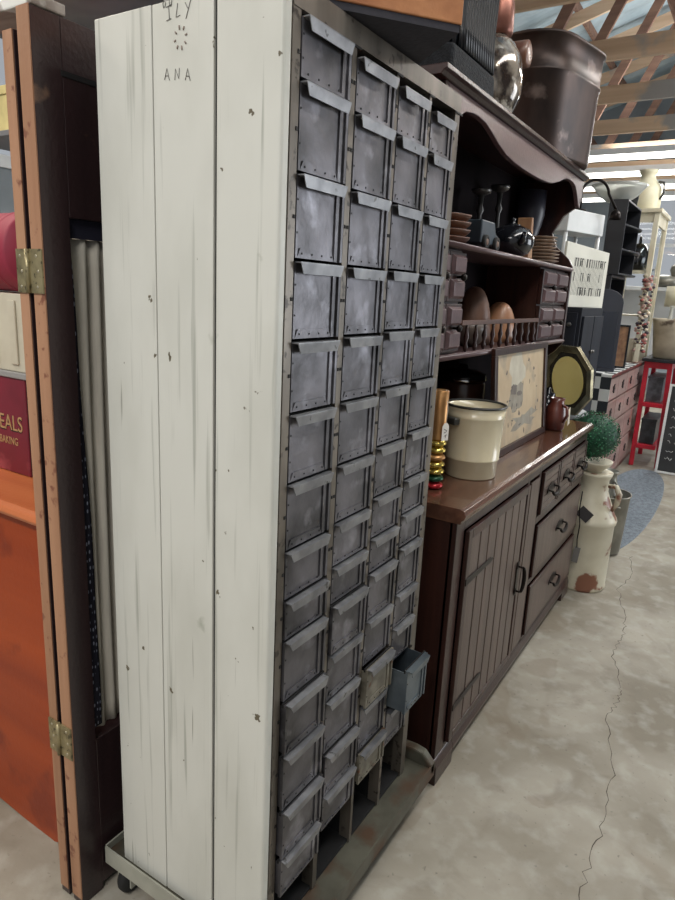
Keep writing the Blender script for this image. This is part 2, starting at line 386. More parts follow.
# drawers
out = {(0, 10): .012, (0, 11): .010, (0, 12): .014, (0, 13): .012, (0, 9): .004, (1, 9): .006, (0, 8): .004, (1, 12): .006, (2, 11): .014, (2, 13): .008, (3, 12): .052, (3, 9): .002, (2, 9): .003, (1, 13): .004}
skip = set()
blank = {(0, 7): .055, (1, 7): .04, (2, 7): .03, (3, 7): .045}
for c, (ya, yb) in enumerate(cols):
    for r in range(14):
        if (c, r) in skip: continue
        zt = rz_(c, r)-.004; zb = rz_(c, r+1)+.003
        o_ = out.get((c, r), 0)+R.uniform(0, .0015)
        x = XC+o_
        W_ = yb-ya
        mt = M_steel
        if (c, r) in ((2, 11), (2, 13)): mt = M_rust
        if (c, r) == (3, 12): mt = M_bluest
        mb = MB()
        t_ = .0012
        zlow = zb
        if (c, r) == (3, 12): zlow = zb+.01
        # face plate (recessed) and folded borders
        mb.box(x-.006, x-.003, ya+.001, yb-.001, zlow, zt)
        mb.box(x-.003, x, ya+.001, ya+.007, zlow, zt)                       # left border
        mb.box(x-.003, x, yb-.026, yb-.017, zlow, zt)                       # inner right border
        mb.box(x-.003, x+.001, yb-.008, yb-.001, zlow, zt)                  # right border
        if zt-zlow > .1:                                                     # mitred bottom strip
            mb.prism([(ya+.007, zlow), (yb-.026, zlow), (yb-.034, zlow+.016), (ya+.016, zlow+.016)], x-.003, x-.0005, 0)
        else: mb.box(x-.003, x, ya+.007, yb-.026, zlow, zlow+.005)
        # box body behind the face
        depth = .30 if (c, r) == (3, 12) else .06+o_
        mb.box(x-depth, x-.006, ya+.003, ya+.005, zlow+.004, zt-.006)
        mb.box(x-depth, x-.006, yb-.005, yb-.003, zlow+.004, zt-.006)
        mb.box(x-depth, x-.006, ya+.005, yb-.005, zlow+.004, zlow+.006)
        if (c, r) == (3, 12):
            mb.box(x-.0075, x-.006, ya+.001, yb-.001, zlow, zt+.001)
        mb.mi = 1
        for k in range(4):
            y = ya+.02+k*(W_-.055)/3
            mb.box(x-.001, x+.0006, y-.0012, y+.0012, zlow+.006, zlow+.009)
        for q in (.3, .7): mb.box(x, x+.0008, ya+.003, ya+.0055, zlow+(zt-zlow)*q, zlow+(zt-zlow)*q+.003)
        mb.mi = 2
        mb.box(x-.0105, x-.0065, ya, yb, zt-.006, zt+.0025)                    # dark strip, painted shade in the gap between drawers
        dr = mb.build('drawer', [mt, M_hole, M_dark], cab)
        if (c, r) == (3, 12): part(dr, 'bluish drawer pulled far out')
        elif mt is M_rust: part(dr, 'rust-stained drawer front')
        # folded hood pull
        pz_ = .012
        y_a, y_b = ya+.003, yb-.010
        mb = MB()
        mb.box(x-.002, x+pz_, y_a, y_b, zt-.001, zt+.0012)
        e, lh = .010, .018
        mb.hexa([(x+pz_-.0035, y_a+e, zt-lh), (x+pz_-.0020, y_a+e, zt-lh), (x+pz_-.0020, y_b-e*.5, zt-lh), (x+pz_-.0035, y_b-e*.5, zt-lh),
                 (x+pz_-.0015, y_a, zt-.001), (x+pz_, y_a, zt-.001), (x+pz_, y_b, zt-.001), (x+pz_-.0015, y_b, zt-.001)])
        mb.build('drawer_pull', M_lip if mt is not M_bluest else M_bluest, dr)
    # blank filler plates where the row heights change
# pencil scribbles and finger marks on the white boards
M_pencil = mat('pencil_grey', (118, 116, 112), None, .8)
M_smear = mat('brownish_smear', (150, 138, 128), None, .8)
def strokes(name, segs, r, m, lab):
    mb = MB()
    for a in segs: mb.tube([(p[0], Y0+.0002, p[1]) for p in a], r, 6)
    return part(mb.build(name, m, cab), lab)
def gl(ch, x, z, s):
    g = {'A': [[(0, 0), (.45, 1), (.9, -.12)], [(.2, .35), (.7, .3)]],
         'N': [[(0, 0), (.12, 1), (.75, .05), (.85, 1)]],
         'X': [[(0, 0), (.8, 1.05)], [(.1, 1), (.75, .0)]],
         'I': [[(.5, 0), (.4, 1)], [(0, 1), (.95, 1.15)], [(0, -.1), (.8, 0)]],
         'L': [[(.3, 1.1), (0, 0), (.7, .1)]], 'Y': [[(0, 1), (.4, .5)], [(.9, 1.1), (.1, -.3)]],
         'O': [[(.4, 1), (0, .6), (.2, 0), (.6, .1), (.8, .6), (.4, 1)]], 'U': [[(0, 1), (.1, 0), (.6, 0), (.8, 1)]]}[ch]
    return [[(x+a*s*.75, z+b_*s) for a, b_ in st] for st in g]
segs = []
for i, ch in enumerate('ANA'): segs += gl(ch, -.912+i*.024, 1.831-.003*i, .0165)
strokes('scribble', segs, .0006, M_pencil, 'pencilled letters ANA')
segs = []
for ch, x in (('I', -.906), ('L', -.884), ('Y', -.863)): segs += gl(ch, x, 1.920, .018)
segs += gl('O', -.914, 1.938, .011)+gl('U', -.899, 1.938, .010)
strokes('scribble', segs, .0006, M_pencil, 'pencilled letters ILY')
segs = []
for k in range(8):
    a = k*PI/4+.2; cx, cz = -.874, 1.889
    segs.append([(cx+.011*math.cos(a), cz+.0125*math.sin(a)), (cx+.015*math.cos(a), cz+.0185*math.sin(a))])
strokes('finger_mark', segs, .0014, M_smear, 'ring of smudged marks like a flower')

# ---- dolly
dol = thing('dolly', 'low metal dolly with raised lip carrying the tall drawer cabinet', 'dolly', (-.87, 1.22, 0))
DX0, DX1, DY0, DY1 = -1.14, -.598, .842, 1.615
MB().box(DX0+.004, DX1-.004, DY0+.004, DY1-.004, .108, .126).build('platform', M_dolly, dol)
part(MB().box(DX0, DX1, DY0, DY0+.004, .098, .145).box(DX0, DX0+.004, DY0, DY1, .098, .145).build('lip', M_dollyw, dol), 'pale painted lip')
MB().box(DX1-.004, DX1, DY0, DY1, .085, .132).build('lip', M_dolly, dol)
mb = MB(); mb.prism([(DX0, .095), (DX1, .095), (DX1, .135), (DX1-.03, .165), (DX1-.06, .17), (DX0, .15)], DY1-.03, DY1, 1)
mb.build('end_stop', M_dolly, dol, .006)
for (x, y) in ((DX0+.04, DY0+.05), (DX1-.06, DY0+.05), (DX0+.04, DY1-.06), (DX1-.06, DY1-.06)):
    cs = MB().box(x-.03, x+.03, y-.03, y+.03, .098, .108).box(x-.024, x-.019, y-.024, y+.024, .03, .098).box(x+.019, x+.024, y-.024, y+.024, .03, .098).box(x-.024, x+.024, y-.026, y-.022, .06, .098).build('caster', M_dollyw, dol)
    mt = Matrix.Translation((x, y, .041)) @ Matrix.Rotation(PI/2, 4, 'Y')
    MB().lathe([(.012, -.016), (.036, -.013), (.041, -.006), (.041, .006), (.036, .013), (.012, .016)], mtx=mt, n=24).build('wheel', M_rubber, cs)

# ================================================================== WOOD CRATE ON THE CABINET
C0 = Vector((-.522, 1.187, 1.949)); ang = math.atan2(-.653, .757)
cr = thing('wooden_crate', 'orange-brown wooden crate set askew on top of the drawer cabinet', 'crate', C0, rz=0)
uu = Vector((-.626, -.78, 0)); vv = Vector((-.757, .653, 0))
def cpt(a, b_, z): p = C0+uu*a+vv*b_; return (p.x, p.y, 1.949+z)
def cbox(mb, a0, a1, b0, b1, z0, z1):
    mb.hexa([cpt(a0, b0, z0), cpt(a1, b0, z0), cpt(a1, b1, z0), cpt(a0, b1, z0), cpt(a0, b0, z1), cpt(a1, b0, z1), cpt(a1, b1, z1), cpt(a0, b1, z1)])
M_crate = vwood('crate_pine', (190, 132, 88), (150, 94, 60), .5, 1, 22, c3=(120, 76, 52), s3=12, t3=.62)
M_crated = vwood('crate_dark_bottom', (52, 50, 58), (34, 34, 42), .7, 1, 18)
for (a0, a1, b0, b1) in ((0, .44, 0, .016), (0, .44, .24, .256), (0, .016, .016, .24), (.424, .44, .016, .24)):
    mb = MB(); cbox(mb, a0, a1, b0, b1, .0122, .24); mb.build('side', M_crate, cr, .002)
mb = MB(); cbox(mb, .003, .437, .003, .253, .0, .012); part(mb.build('bottom', M_crated, cr), 'dark bottom board')

# ================================================================== HUTCH
HX = -.622; HB = -1.08; HY0, HY1 = 1.672, 3.375
h = thing('hutch', 'dark wooden farmhouse hutch with grooved door and scalloped top shelf', 'hutch', (-.85, 2.5, 0))
mb = MB(); mb.box(HB, HX-.012, HY0, HY0+.02, .0, .872)
mb.build('side_panel', M_hutchv, h, .002)
MB().box(HB, HX-.012, HY1-.02, HY1, .0, .872).build('side_panel', M_hutchv, h, .002)
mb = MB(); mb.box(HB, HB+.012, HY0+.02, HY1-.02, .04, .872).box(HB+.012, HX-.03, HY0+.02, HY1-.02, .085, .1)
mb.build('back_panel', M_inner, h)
mb = MB()                                                                   # face frame
ff = lambda a, b_, z0, z1: mb.box(HX-.022, HX, a, b_, z0, z1)
ff(HY0, 1.735, .09, .872); ff(2.375, 2.40, .09, .872); ff(2.53, 2.56, .09, .872); ff(HY1-.03, HY1, .09, .872)
ff(1.735, 2.375, .835, .872); ff(2.40, 2.53, .835, .872); ff(2.56, HY1-.03, .84, .872); ff(2.56, HY1-.03, .615, .645); ff(2.56, HY1-.03, .345, .37)
ff(1.735, HY1-.03, .09, .105)
mb.build('face_frame', M_hutchv, h, .0015)
mb = MB()                                                                   # plinth with shaped moulding
mb.prism([(HX+.010, .0), (HX+.010, .06), (HX+.004, .082), (HX, .09), (HX-.02, .09), (HX-.02, .0)], HY0-.006, HY0+.13, 1)
mb.prism([(HX+.010, .045), (HX+.010, .06), (HX+.004, .082), (HX, .09), (HX-.02, .09), (HX-.02, .045)], HY0+.13, HY1-.13, 1)
mb.prism([(HX+.010, .0), (HX+.010, .06), (HX+.004, .082), (HX, .09), (HX-.02, .09), (HX-.02, .0)], HY1-.13, HY1+.006, 1)
mb.build('plinth', M_hutch, h, .002)
# counter
mb = MB(); mb.prism([(HB, .872), (HX+.010, .872), (HX+.012, .882), (HX+.020, .888), (HX+.024, .900), (HX+.018, .913), (HX+.006, .918), (HB, .918)], HY0-.004, HY1+.012, 1)
mb.build('countertop', M_top, h, .0015)
# grooved door
d = MB().box(HX, HX+.014, 1.745, 1.775, .11, .83).box(HX, HX+.014, 2.338, 2.368, .11, .83).box(HX, HX+.014, 1.775, 2.338, .80, .83).box(HX, HX+.014, 1.775, 2.338, .11, .135).build('door', M_hutchv, h, .002)
mb = MB(); n = 7
for i in range(n):
    a = 1.777+i*(2.336-1.777)/n; b_ = a+(2.336-1.777)/n-.008
    mb.box(HX+.002, HX+.012, a, b_, .137, .798)
part(mb.build('plank', M_face, d, .002), 'vertical planks with glare painted into their grey-brown')
for z in (.665, .235):
    mb = MB().prism([(1.748, z-.011), (1.97, z-.009), (2.0, z), (1.97, z+.009), (1.748, z+.011)], HX+.0125, HX+.0165, 0)
    part(mb.build('strap_hinge', M_iron, d, .001), 'dark iron strap')
def pull(x, y, z, parent, vert=False, w=.045):
    mb = MB(); A = (lambda a, b_: (y+a, z+b_)) if not vert else (lambda a, b_: (y+b_, z+a))
    for s_ in (-1, 1):
        yy, zz = A(s_*w, 0); pts = [(yy+.012*math.cos(k*PI/4), zz+.012*math.sin(k*PI/4)) for k in range(8)]
        mb.prism(pts, x, x+.004, 0); mb.tube([(x+.002, yy, zz), (x+.02, yy, zz)], .004, 8)
    arc = []
    for k in range(9):
        t = k/8*PI; a, b_ = -w*math.cos(t), (-.022*math.sin(t) if not vert else .012*math.sin(t))
        yy, zz = A(a, b_); arc.append((x+.02+.006*math.sin(t), yy, zz))
    mb.tube(arc, .0045, 8, rs=[.005+.003*math.sin(k/8*PI) for k in range(9)])
    # back plate
    yy, zz = y, z
    if vert: mb.prism([(y-.008, z-w-.018), (y+.008, z-w-.018), (y+.018, z-w), (y+.012, z), (y+.018, z+w), (y+.008, z+w+.018), (y-.008, z+w+.018), (y-.018, z+w), (y-.012, z), (y-.018, z-w)], x, x+.002, 0)
    else: mb.prism([(y-w-.01, z-.012), (y+w+.01, z-.012), (y+w+.014, z+.004), (y+w, z+.014), (y+.012, z+.028), (y-.012, z+.028), (y-w, z+.014), (y-w-.014, z+.004)], x, x+.002, 0)
    return mb.build('handle', M_iron, parent)
pull(HX+.014, 2.318, .47, d, True, .05)
MB().box(HX, HX+.006, 2.408, 2.522, .115, .825).build('panel', M_face, h, .002)
# small louvred drawers and two deep drawers
for i in range(3):
    a = 2.572+i*.264; b_ = a+.252
    d = MB().box(HX, HX+.012, a, a+.02, .655, .832).box(HX, HX+.012, b_-.02, b_, .655, .832).box(HX, HX+.012, a+.02, b_-.02, .82, .832).box(HX, HX+.012, a+.02, b_-.02, .655, .667).build('drawer', M_hutchv, h, .002)
    mb = MB()
    for k in range(5):
        z = .668+k*.0305; mb.box(HX, HX+.010, a+.021, b_-.021, z, z+.027)
    mb.build('slat', M_face, d, .002)
    pull(HX+.012, (a+b_)/2, .742, d, False, .05)
for z0, z1 in ((.378, .605), (.112, .338)):
    d = MB().box(HX, HX+.010, 2.572, 3.352, z0, z1).build('drawer', M_hutchv, h, .003)
    MB().box(HX+.0105, HX+.010, 2.592, 3.332, z0+.018, z1-.018).build('drawer_face', M_face, d, .004)
    pull(HX+.010, 2.962, (z0+z1)/2+.01, d, False, .055)
# upper hutch
UX = -.80; UB = -1.08; UY0, UY1 = 1.745, 3.385
prof = [(UB, .918), (UX-.03, .918), (UX-.03, .94), (UX-.09, .98), (UX-.14, 1.08), (UX-.12, 1.18), (UX-.03, 1.26), (UX, 1.30), (UX, 1.67), (UX-.02, 1.70), (UX-.09, 1.76), (UX-.115, 1.82), (UX-.07, 1.90), (UX-.02, 1.935), (UX, 1.975), (UX, 2.055), (UB, 2.055)]
for a in (UY0, UY1-.022):
    MB().prism(prof, a, a+.022, 1).build('side_panel', M_hutchv, h, .002)
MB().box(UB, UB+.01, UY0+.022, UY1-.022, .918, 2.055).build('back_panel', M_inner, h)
mb = MB().prism([(UB-.0, 2.055), (UX+.008, 2.055), (UX+.014, 2.064), (UX+.024, 2.068), (UX+.024, 2.08), (UB, 2.08)], UY0-.05, UY1+.0, 1)
mb.build('cornice', M_hutch, h, .0015)
half = [(UY0+.022, 1.93), (1.80, 1.94), (1.825, 1.965), (1.858, 1.992), (1.90, 2.012), (1.95, 2.020), (2.0, 2.022), (2.06, 2.018), (2.12, 2.004), (2.19, 1.984), (2.27, 1.967), (2.36, 1.959), (2.46, 1.955)]
cy = (UY0+UY1)/2
full = half+[(cy, 1.954)]+[(2*cy-y, z) for y, z in half[::-1]]
M_val = vwood('valance_wood_sheen', (104, 82, 84), (80, 60, 62), .34, 1, 24, coat=.2)  # light reflected off the dark wood painted in as purple-brown sheen
MB().prism(full+[(UY1-.022, 2.0545), (UY0+.022, 2.0545)], UX-.018, UX, 0).build('valance', M_val, h, .002)
mb = MB().box(UB+.01, UX-.004, UY0+.022, UY1-.022, 1.642, 1.66).build('shelf', M_val, h, .004, 3)
mb = MB().box(UB+.01, UX-.004, UY0+.022, UY1-.022, 1.302, 1.32).build('shelf', M_val, h, .004, 3)
MB().tube([(UX, UY0+.022, 1.651), (UX, UY1-.022, 1.651)], .009, 10).build('shelf_nosing', M_val, h)
MB().tube([(UX, UY0+.022, 1.311), (UX, UY1-.022, 1.311)], .009, 10).build('shelf_nosing', M_val, h)
M_rail = vwood('gallery_rail_wood', (96, 66, 54), (70, 46, 40), .5, 1, 30)
MB().box(UX-.022, UX-.008, 2.04, 2.93, 1.408, 1.424).build('gallery_rail', M_rail, h, .002)
for k in range(10):
    y = 2.10+k*.087
    MB().lathe([(.005, 1.32), (.009, 1.335), (.005, 1.35), (.010, 1.37), (.005, 1.39), (.006, 1.408)], (UX-.015, y, 0), 10).build('spindle', M_hutchv, h)
for base in (UY0+.024, 2.935):
    wds = (.128, .128) if base < 2.5 else (.205, .205)
    MB().box(UB+.012, UX-.03, base, base+sum(wds)+.012, 1.32, 1.64).build('drawer_case', M_hutchv, h)
    for ci in range(2):
        for ri in range(2):
            a = base+.003+ci*(wds[0]+.004); b_ = a+wds[0]; z0 = 1.326+ri*.157; z1 = z0+.15
            d = MB().box(UX-.0295, UX-.012, a, b_, z0, z1).build('spice_drawer', M_hutchv, h, .002)
            mb = MB()
            for q in (0, 1):
                za = z0+.008+q*.074; zb = za+.060
                ya2, yb2 = a+.012, b_-.012
                mb.hexa([(UX-.0115, ya2, za), (UX-.0115, ya2, zb), (UX-.0115, yb2, zb), (UX-.0115, yb2, za),
                         (UX+.0, ya2+.01, za+.009), (UX+.0, ya2+.01, zb-.009), (UX+.0, yb2-.01, zb-.009), (UX+.0, yb2-.01, za+.009)])
            mb.build('raised_panel', M_val, d, .001)
            mt = Matrix.Translation((UX-.011, (a+b_)/2, (z0+z1)/2)) @ Matrix.Rotation(PI/2, 4, 'Y')
            MB().lathe([(.004, 0), (.004, .012), (.011, .018), (.012, .024), (.007, .03)], mtx=mt, n=12).build('knob', M_iron, d)

# ================================================================== THINGS ON TOP OF THE HUTCH (z 2.10)
ZH = 2.0805
M_blk = mat('black_woven_plastic', (20, 24, 30), (10, 13, 17), .3, 0, (60, 60, 60))
bk = thing('woven_basket', 'tall black ribbed woven basket beside the orange crate', 'basket', (-.89, 1.93, ZH))
MB().box(-.985, -.795, 1.765, 2.10, ZH, ZH+.075, taper=.97).build('base', mat('matte_black_weave', (30, 33, 38), (15, 17, 21), .75, 0, (90, 90, 140), bump=.5, bscale=160, spec=.25), bk, .012, 3)
mb = MB()
for k in range(13):
    y = 1.86+k*.018; mb.tube([(-.805-.010*math.sin(j*.6) , y+j*.004, ZH+.075+j*.06) for j in range(9)], .0085, 6)
for k in range(9):
    x = -.975+k*.020; mb.tube([(x, 1.857+j*.004, ZH+.075+j*.06) for j in range(9)], .009, 6)
    mb.tube([(x, 2.078+j*.004, ZH+.075+j*.06) for j in range(9)], .009, 6)
mb.box(-.965, -.83, 1.872, 2.065, ZH+.0755, ZH+.5)
mb.build('ribbed_wall', M_blk, bk)

M_mglass = mat('mottled_amber_glass', (150, 140, 128), (58, 48, 44), .12, .35, (22, 22, 16), 5, .42, .6, c3=(200, 195, 186), s3=18, t3=.6, coat=.6)
jr = thing('glass_jar', 'big mottled glass jar with a copper cap on the hutch top', 'jar', (-.882, 2.27, ZH))
MB().lathe([(.055, 0), (.085, .02), (.105, .07), (.108, .12), (.098, .18), (.07, .225), (.05, .245)], (-.882, 2.27, ZH), 14).build('body', M_mglass, jr)
M_cop = mat('dull_copper', (140, 92, 78), (92, 56, 48), .35, .7, (12, 12, 12))
MB().lathe([(.054, .245), (.06, .26), (.058, .33), (.048, .375), (.03, .40), (.012, .41)], (-.882, 2.27, ZH), 24).build('cap', M_cop, jr)

M_turn = vwood('turned_walnut', (128, 84, 60), (86, 52, 38), .4, 2, 22, coat=.2)
sp = thing('wooden_pedestal', 'turned brown wooden pedestal between glass jar and copper boiler', 'pedestal', (-.93, 2.52, ZH))
MB().lathe([(.075, 0), (.07, .03), (.045, .05), (.035, .1), (.042, .17), (.036, .21), (.03, .225)], (-.93, 2.52, ZH), 20).build('stem', M_turn, sp)
mt = Matrix.Translation((-.93, 2.52, ZH+.268)) @ Matrix.Rotation(PI/2, 4, 'Y')
MB().lathe([(.03, -.09), (.044, -.08), (.045, .05), (.044, .085), (.03, .09)], mtx=mt, n=20).build('cross_block', M_turn, sp)
M_copd = mat('tarnished_copper', (84, 66, 58), (46, 37, 35), .4, .6, (5, 5, 3), 6, .35, .65, c3=(134, 118, 112), s3=7, t3=.60, w3=.12)
bo = thing('copper_boiler', 'large oval tarnished copper wash boiler on the hutch top', 'boiler', (-.925, 3.06, ZH))
def stad(r, hl, n=12):
    pts = []
    for k in range(n+1): a = PI*k/n; pts.append((r*math.cos(a), hl+r*math.sin(a)))
    for k in range(n+1): a = PI+PI*k/n; pts.append((r*math.cos(a), -hl+r*math.sin(a)))
    return pts
def loft(secs, c, mb, smooth=True):
    rings = []
    for (r, hl, z) in secs: rings.append([mb.bm.verts.new((c[0]+x, c[1]+y, c[2]+z)) for x, y in stad(r, hl)])
    n = len(rings[0]); fs = []
    for k in range(len(rings)-1):
        for i in range(n):
            j = (i+1) % n; f = mb.bm.faces.new((rings[k][i], rings[k][j], rings[k+1][j], rings[k+1][i])); f.smooth = smooth
    mb.bm.faces.new(rings[0][::-1]); return rings
mb = MB(); BT = Matrix.Translation((-.925, 3.06, ZH)) @ Matrix.Rotation(math.radians(-13), 4, 'Z')
loft([(.150, .11, 0), (.154, .11, .01), (.160, .112, .30), (.165, .113, .306), (.165, .113, .314), (.160, .112, .32), (.163, .113, .43), (.170, .115, .432), (.171, .115, .442), (.165, .113, .444), (.158, .112, .435), (.150, .11, .01)], (0, 0, 0), mb)
def tform(mb, T):
    for v in mb.bm.verts: v.co = T @ v.co
    return mb
tform(mb, BT).build('body', M_copd, bo)
mb = MB()
mb.tube([(-.05, -.272, .36), (-.05, -.30, .37), (0, -.31, .37), (.05, -.30, .37), (.05, -.272, .36)], .009, 8)
tform(mb, BT).build('handle', M_copd, bo)

# ================================================================== ON THE UPPER SHELF (z 1.66)
ZS = 1.6605
M_brown = vwood('reddish_tray_wood', (132, 90, 66), (94, 60, 44), .4, 1, 20, coat=.2)
for k in range(4):
    mb = MB(); z = ZS+k*.0225
    mb.lathe([(.045, 0), (.07, .006), (.084, .018), (.086, .022), (.080, .0215), (.066, .010), (.03, .007)], (-.90, 2.04, z), 24, wob=.04, wn=8)
    single(mb, 'wooden_dish', M_brown, ['lowest scalloped brown wooden dish, directly on the hutch shelf', 'second scalloped brown wooden dish from the bottom of the stack', 'third scalloped brown wooden dish from the bottom of the stack', 'topmost scalloped brown wooden dish of the stack'][k], 'dish', (-.90, 2.04, z), 'scalloped dishes stacked on the hutch shelf')
M_tblue = mat('dull_blue_grey_tin', (62, 74, 84), (40, 48, 56), .45, .3)
tk = thing('toy_truck', 'small blue-grey toy truck between the dishes and black kettle', 'toy truck', (-.87, 2.28, ZS))
MB().prism([(2.19, ZS+.018), (2.37, ZS+.018), (2.37, ZS+.05), (2.335, ZS+.058), (2.315, ZS+.095), (2.19, ZS+.095)], -.91, -.83, 0).build('body', M_tblue, tk, .005)
for y in (2.225, 2.33):
    for x in (-.826, -.914):
        mt = Matrix.Translation((x, y, ZS+.024)) @ Matrix.Rotation(PI/2, 4, 'Y')
        mb = MB(); mb.lathe([(.008, -.007), (.022, -.007), (.024, -.004), (.024, .004), (.022, .007), (.013, .007), (.012, .004)], mtx=mt, n=18)
        mb.mi = 1; mb.lathe([(.012, .003), (.010, .0075)], mtx=mt, n=12)
        mb.build('wheel', [M_rubber, mat('wheel_tan', (120, 96, 84), None, .6)], tk)
M_pewter = mat('dark_pewter', (104, 102, 100), (70, 70, 70), .35, .7)
for (y, s_, lb) in ((2.57, 1.4, 'shorter dark pewter candlestick behind the toy truck'), (2.78, 1.65, 'taller dark pewter candlestick with wide cup behind the toy truck')):
    x = -.99
    c = thing('candlestick', lb, 'candlestick', (x, y, ZS))
    MB().lathe([(.032, 0), (.030, .008), (.012, .016), (.010, .05*s_), (.018, .06*s_), (.010, .07*s_), (.008, .11*s_), (.016, .122*s_), (.009, .135*s_), (.012, .16*s_)], (x, y, ZS), 18).build('stem', M_pewter, c)
    MB().lathe([(.012, .16*s_), (.034, .168*s_), (.040, .176*s_), (.036, .178*s_), (.012, .172*s_)], (x, y, ZS), 20).build('cup', M_pewter, c)
M_castiron = mat('cast_iron_glossy', (34, 36, 42), (20, 21, 26), .16, .3, coat=.5)
kt = thing('kettle', 'round glossy black kettle on the hutch shelf in front of the vase', 'kettle', (-.875, 2.64, ZS))
MB().lathe([(.04, 0), (.07, .014), (.088, .045), (.088, .075), (.068, .105), (.034, .12), (.024, .122)], (-.875, 2.64, ZS), 28).build('body', M_castiron, kt)
MB().lathe([(.034, .1215), (.026, .124), (.008, .128), (.008, .138), (.012, .144), (.004, .15)], (-.875, 2.64, ZS), 18).build('lid', M_castiron, kt)
MB().tube([(-.825, 2.585, ZS+.05), (-.805, 2.565, ZS+.06), (-.797, 2.55, ZS+.085)], .010, 10, rs=[.016, .012, .008]).build('spout', M_castiron, kt)
M_tanw = vwood('light_tan_wood', (176, 136, 100), (140, 100, 70), .5, 2, 20)
mb = MB(); mb.prism([(2.77, ZS), (2.83, ZS), (2.79, ZS+.165), (2.772, ZS+.165)], -.90, -.84, 0)
single(mb, 'wooden_wedge', M_tanw, 'tan wooden wedge standing between black kettle and stacked plates', 'wedge', (-.865, 2.80, ZS), bevel=.003)
M_slate = mat('slate_glaze', (62, 62, 74), (46, 46, 56), .4)
mb = MB(); mb.lathe([(.05, 0), (.055, .02), (.04, .06), (.036, .11), (.058, .18), (.068, .23), (.068, .34), (.064, .34), (.06, .24), (.03, .14)], (-1.0, 3.25, ZS), 28, cap=True)
single(mb, 'tall_vase', M_slate, 'tall dark slate vase at the back of the upper shelf', 'vase', (-1.0, 3.25, ZS))
M_plate = mat('cream_brown_plate', (176, 158, 140), (140, 116, 98), .3, 0, (30, 30, 30), coat=.3)
for k in range(8):
    z = ZS+k*.0145; r = .082 if k < 4 else .066
    mb = MB(); mb.lathe([(r*.55, 0), (r*.62, .004), (r*.97, .0105), (r, .0125), (r*.96, .0135), (r*.6, .007), (r*.3, .006)], (-.872, 3.06, z), 30)
    single(mb, 'plate', M_plate, 'cream and brown plate %s in the stack right of the kettle' % (['at the bottom', 'second from bottom', 'third from bottom', 'fourth from bottom', 'fifth from bottom', 'third from top', 'second from top', 'topmost'][k]), 'plate', (-.872, 3.06, z), 'plates stacked on the hutch shelf')

# ---- on the lower shelf (z 1.32): turned wooden bowls upside down
M_bowl = vwood('honey_wood', (184, 138, 104), (150, 104, 76), .4, 2, 18, coat=.2)
M_bowl2 = vwood('brown_wood_bowl', (120, 88, 70), (92, 64, 52), .45, 2, 18)
def dome(x, y, z, r, hgt, m, label):
    pf = [(r, 0)]+[(r*math.cos(t*PI/2/8)**.8, hgt*math.sin(t*PI/2/8)) for t in range(1, 8)]+[(.004, hgt)]
    mb = MB(); mb.lathe(pf, (x, y, z), 26)
    single(mb, 'wooden_bowl', m, label, 'bowl', (x, y, z))
dome(-.95, 2.50, 1.3205, .075, .22, M_bowl2, 'tall brown upside-down wooden bowl behind the spindle rail')
dome(-.93, 2.76, 1.3205, .075, .165, M_bowl, 'shorter honey-coloured upside-down wooden bowl behind the spindle rail')
mb = MB(); mb.lathe([(.03, 0), (.05, .02), (.062, .06), (.064, .085), (.060, .085), (.05, .03), (.02, .01)], (-.90, 2.34, 1.3205), 22)
single(mb, 'small_bowl', mat('grey_brown_bowl', (110, 96, 86), (84, 72, 66), .4), 'small grey-brown bowl in front of the two wooden bowls', 'bowl', (-.90, 2.34, 1.3205))

# ================================================================== ON THE COUNTER (z .90)
ZC = .9185
M_cream = mat('cream_enamel', (222, 212, 184), (208, 196, 166), .22, 0, (5, 5, 5), c3=(120, 84, 56), s3=22, t3=.72, w3=.02, coat=.3)
M_brim = mat('dark_enamel_rim', (58, 58, 56), (40, 40, 40), .3)
pl = thing('enamel_pail', 'cream enamel pail with dark rim on the hutch counter', 'pail', (-.735, 2.045, ZC))
pc = (-.735, 2.045, ZC)
MB().lathe([(.082, 0), (.084, .004), (.087, .06), (.092, .063), (.090, .066), (.095, .20), (.097, .203), (.095, .206), (.098, .236), (.094, .236), (.091, .2), (.084, .006), (.01, .005)], pc, 44).build('body', M_cream, pl)
mb = MB(); mb.lathe([(.098, .234), (.1022, .238), (.098, .243), (.093, .239)], pc, 44, cap=False); mb.build('rim', M_brim, pl)
a = math.radians(-115)
hx, hy = pc[0]+.098*math.cos(a), pc[1]+.098*math.sin(a); tx, ty = -math.sin(a), math.cos(a)
mb = MB(); mtl = Matrix(((tx, math.cos(a), 0, hx), (ty, math.sin(a), 0, hy), (0, 0, 1, ZC+.192), (0, 0, 0, 1)))
mb.box(-.032, .032, -.002, .022, -.012, .012, mtx=mtl); mb.build('handle', M_brim, pl, .006, 3)
M_gold = mat('gold_foil', (206, 160, 108), (160, 112, 66), .34, .7, (14, 14, 9), 4)
M_goldl = mat('pale_gold', (214, 196, 108), (180, 150, 70), .2, .85)
M_red = mat('ornament_red', (170, 32, 40), None, .25, .4); M_grn = mat('ornament_green', (30, 74, 52), None, .25, .4)
gt = thing('gold_ornament_stack', 'gold foil cylinder on ribbed gold, green and red rings beside the pail', 'ornament', (-.765, 1.81, ZC))
gx, gy = -.765, 1.81
MB().lathe([(.024, .157), (.025, .16), (.025, .305), (.022, .307), (.010, .302)], (gx, gy, ZC), 22).build('cylinder', M_gold, gt)
for k in range(7):
    m = [M_red, M_grn, M_goldl, M_goldl, M_gold, M_goldl, M_goldl][k]; z = k*.0224
    MB().lathe([(.019, 0), (.029, .006), (.0305, .010), (.029, .014), (.019, .0224)], (gx, gy, ZC+z), 20).build('ring', m, gt)
mb = MB()
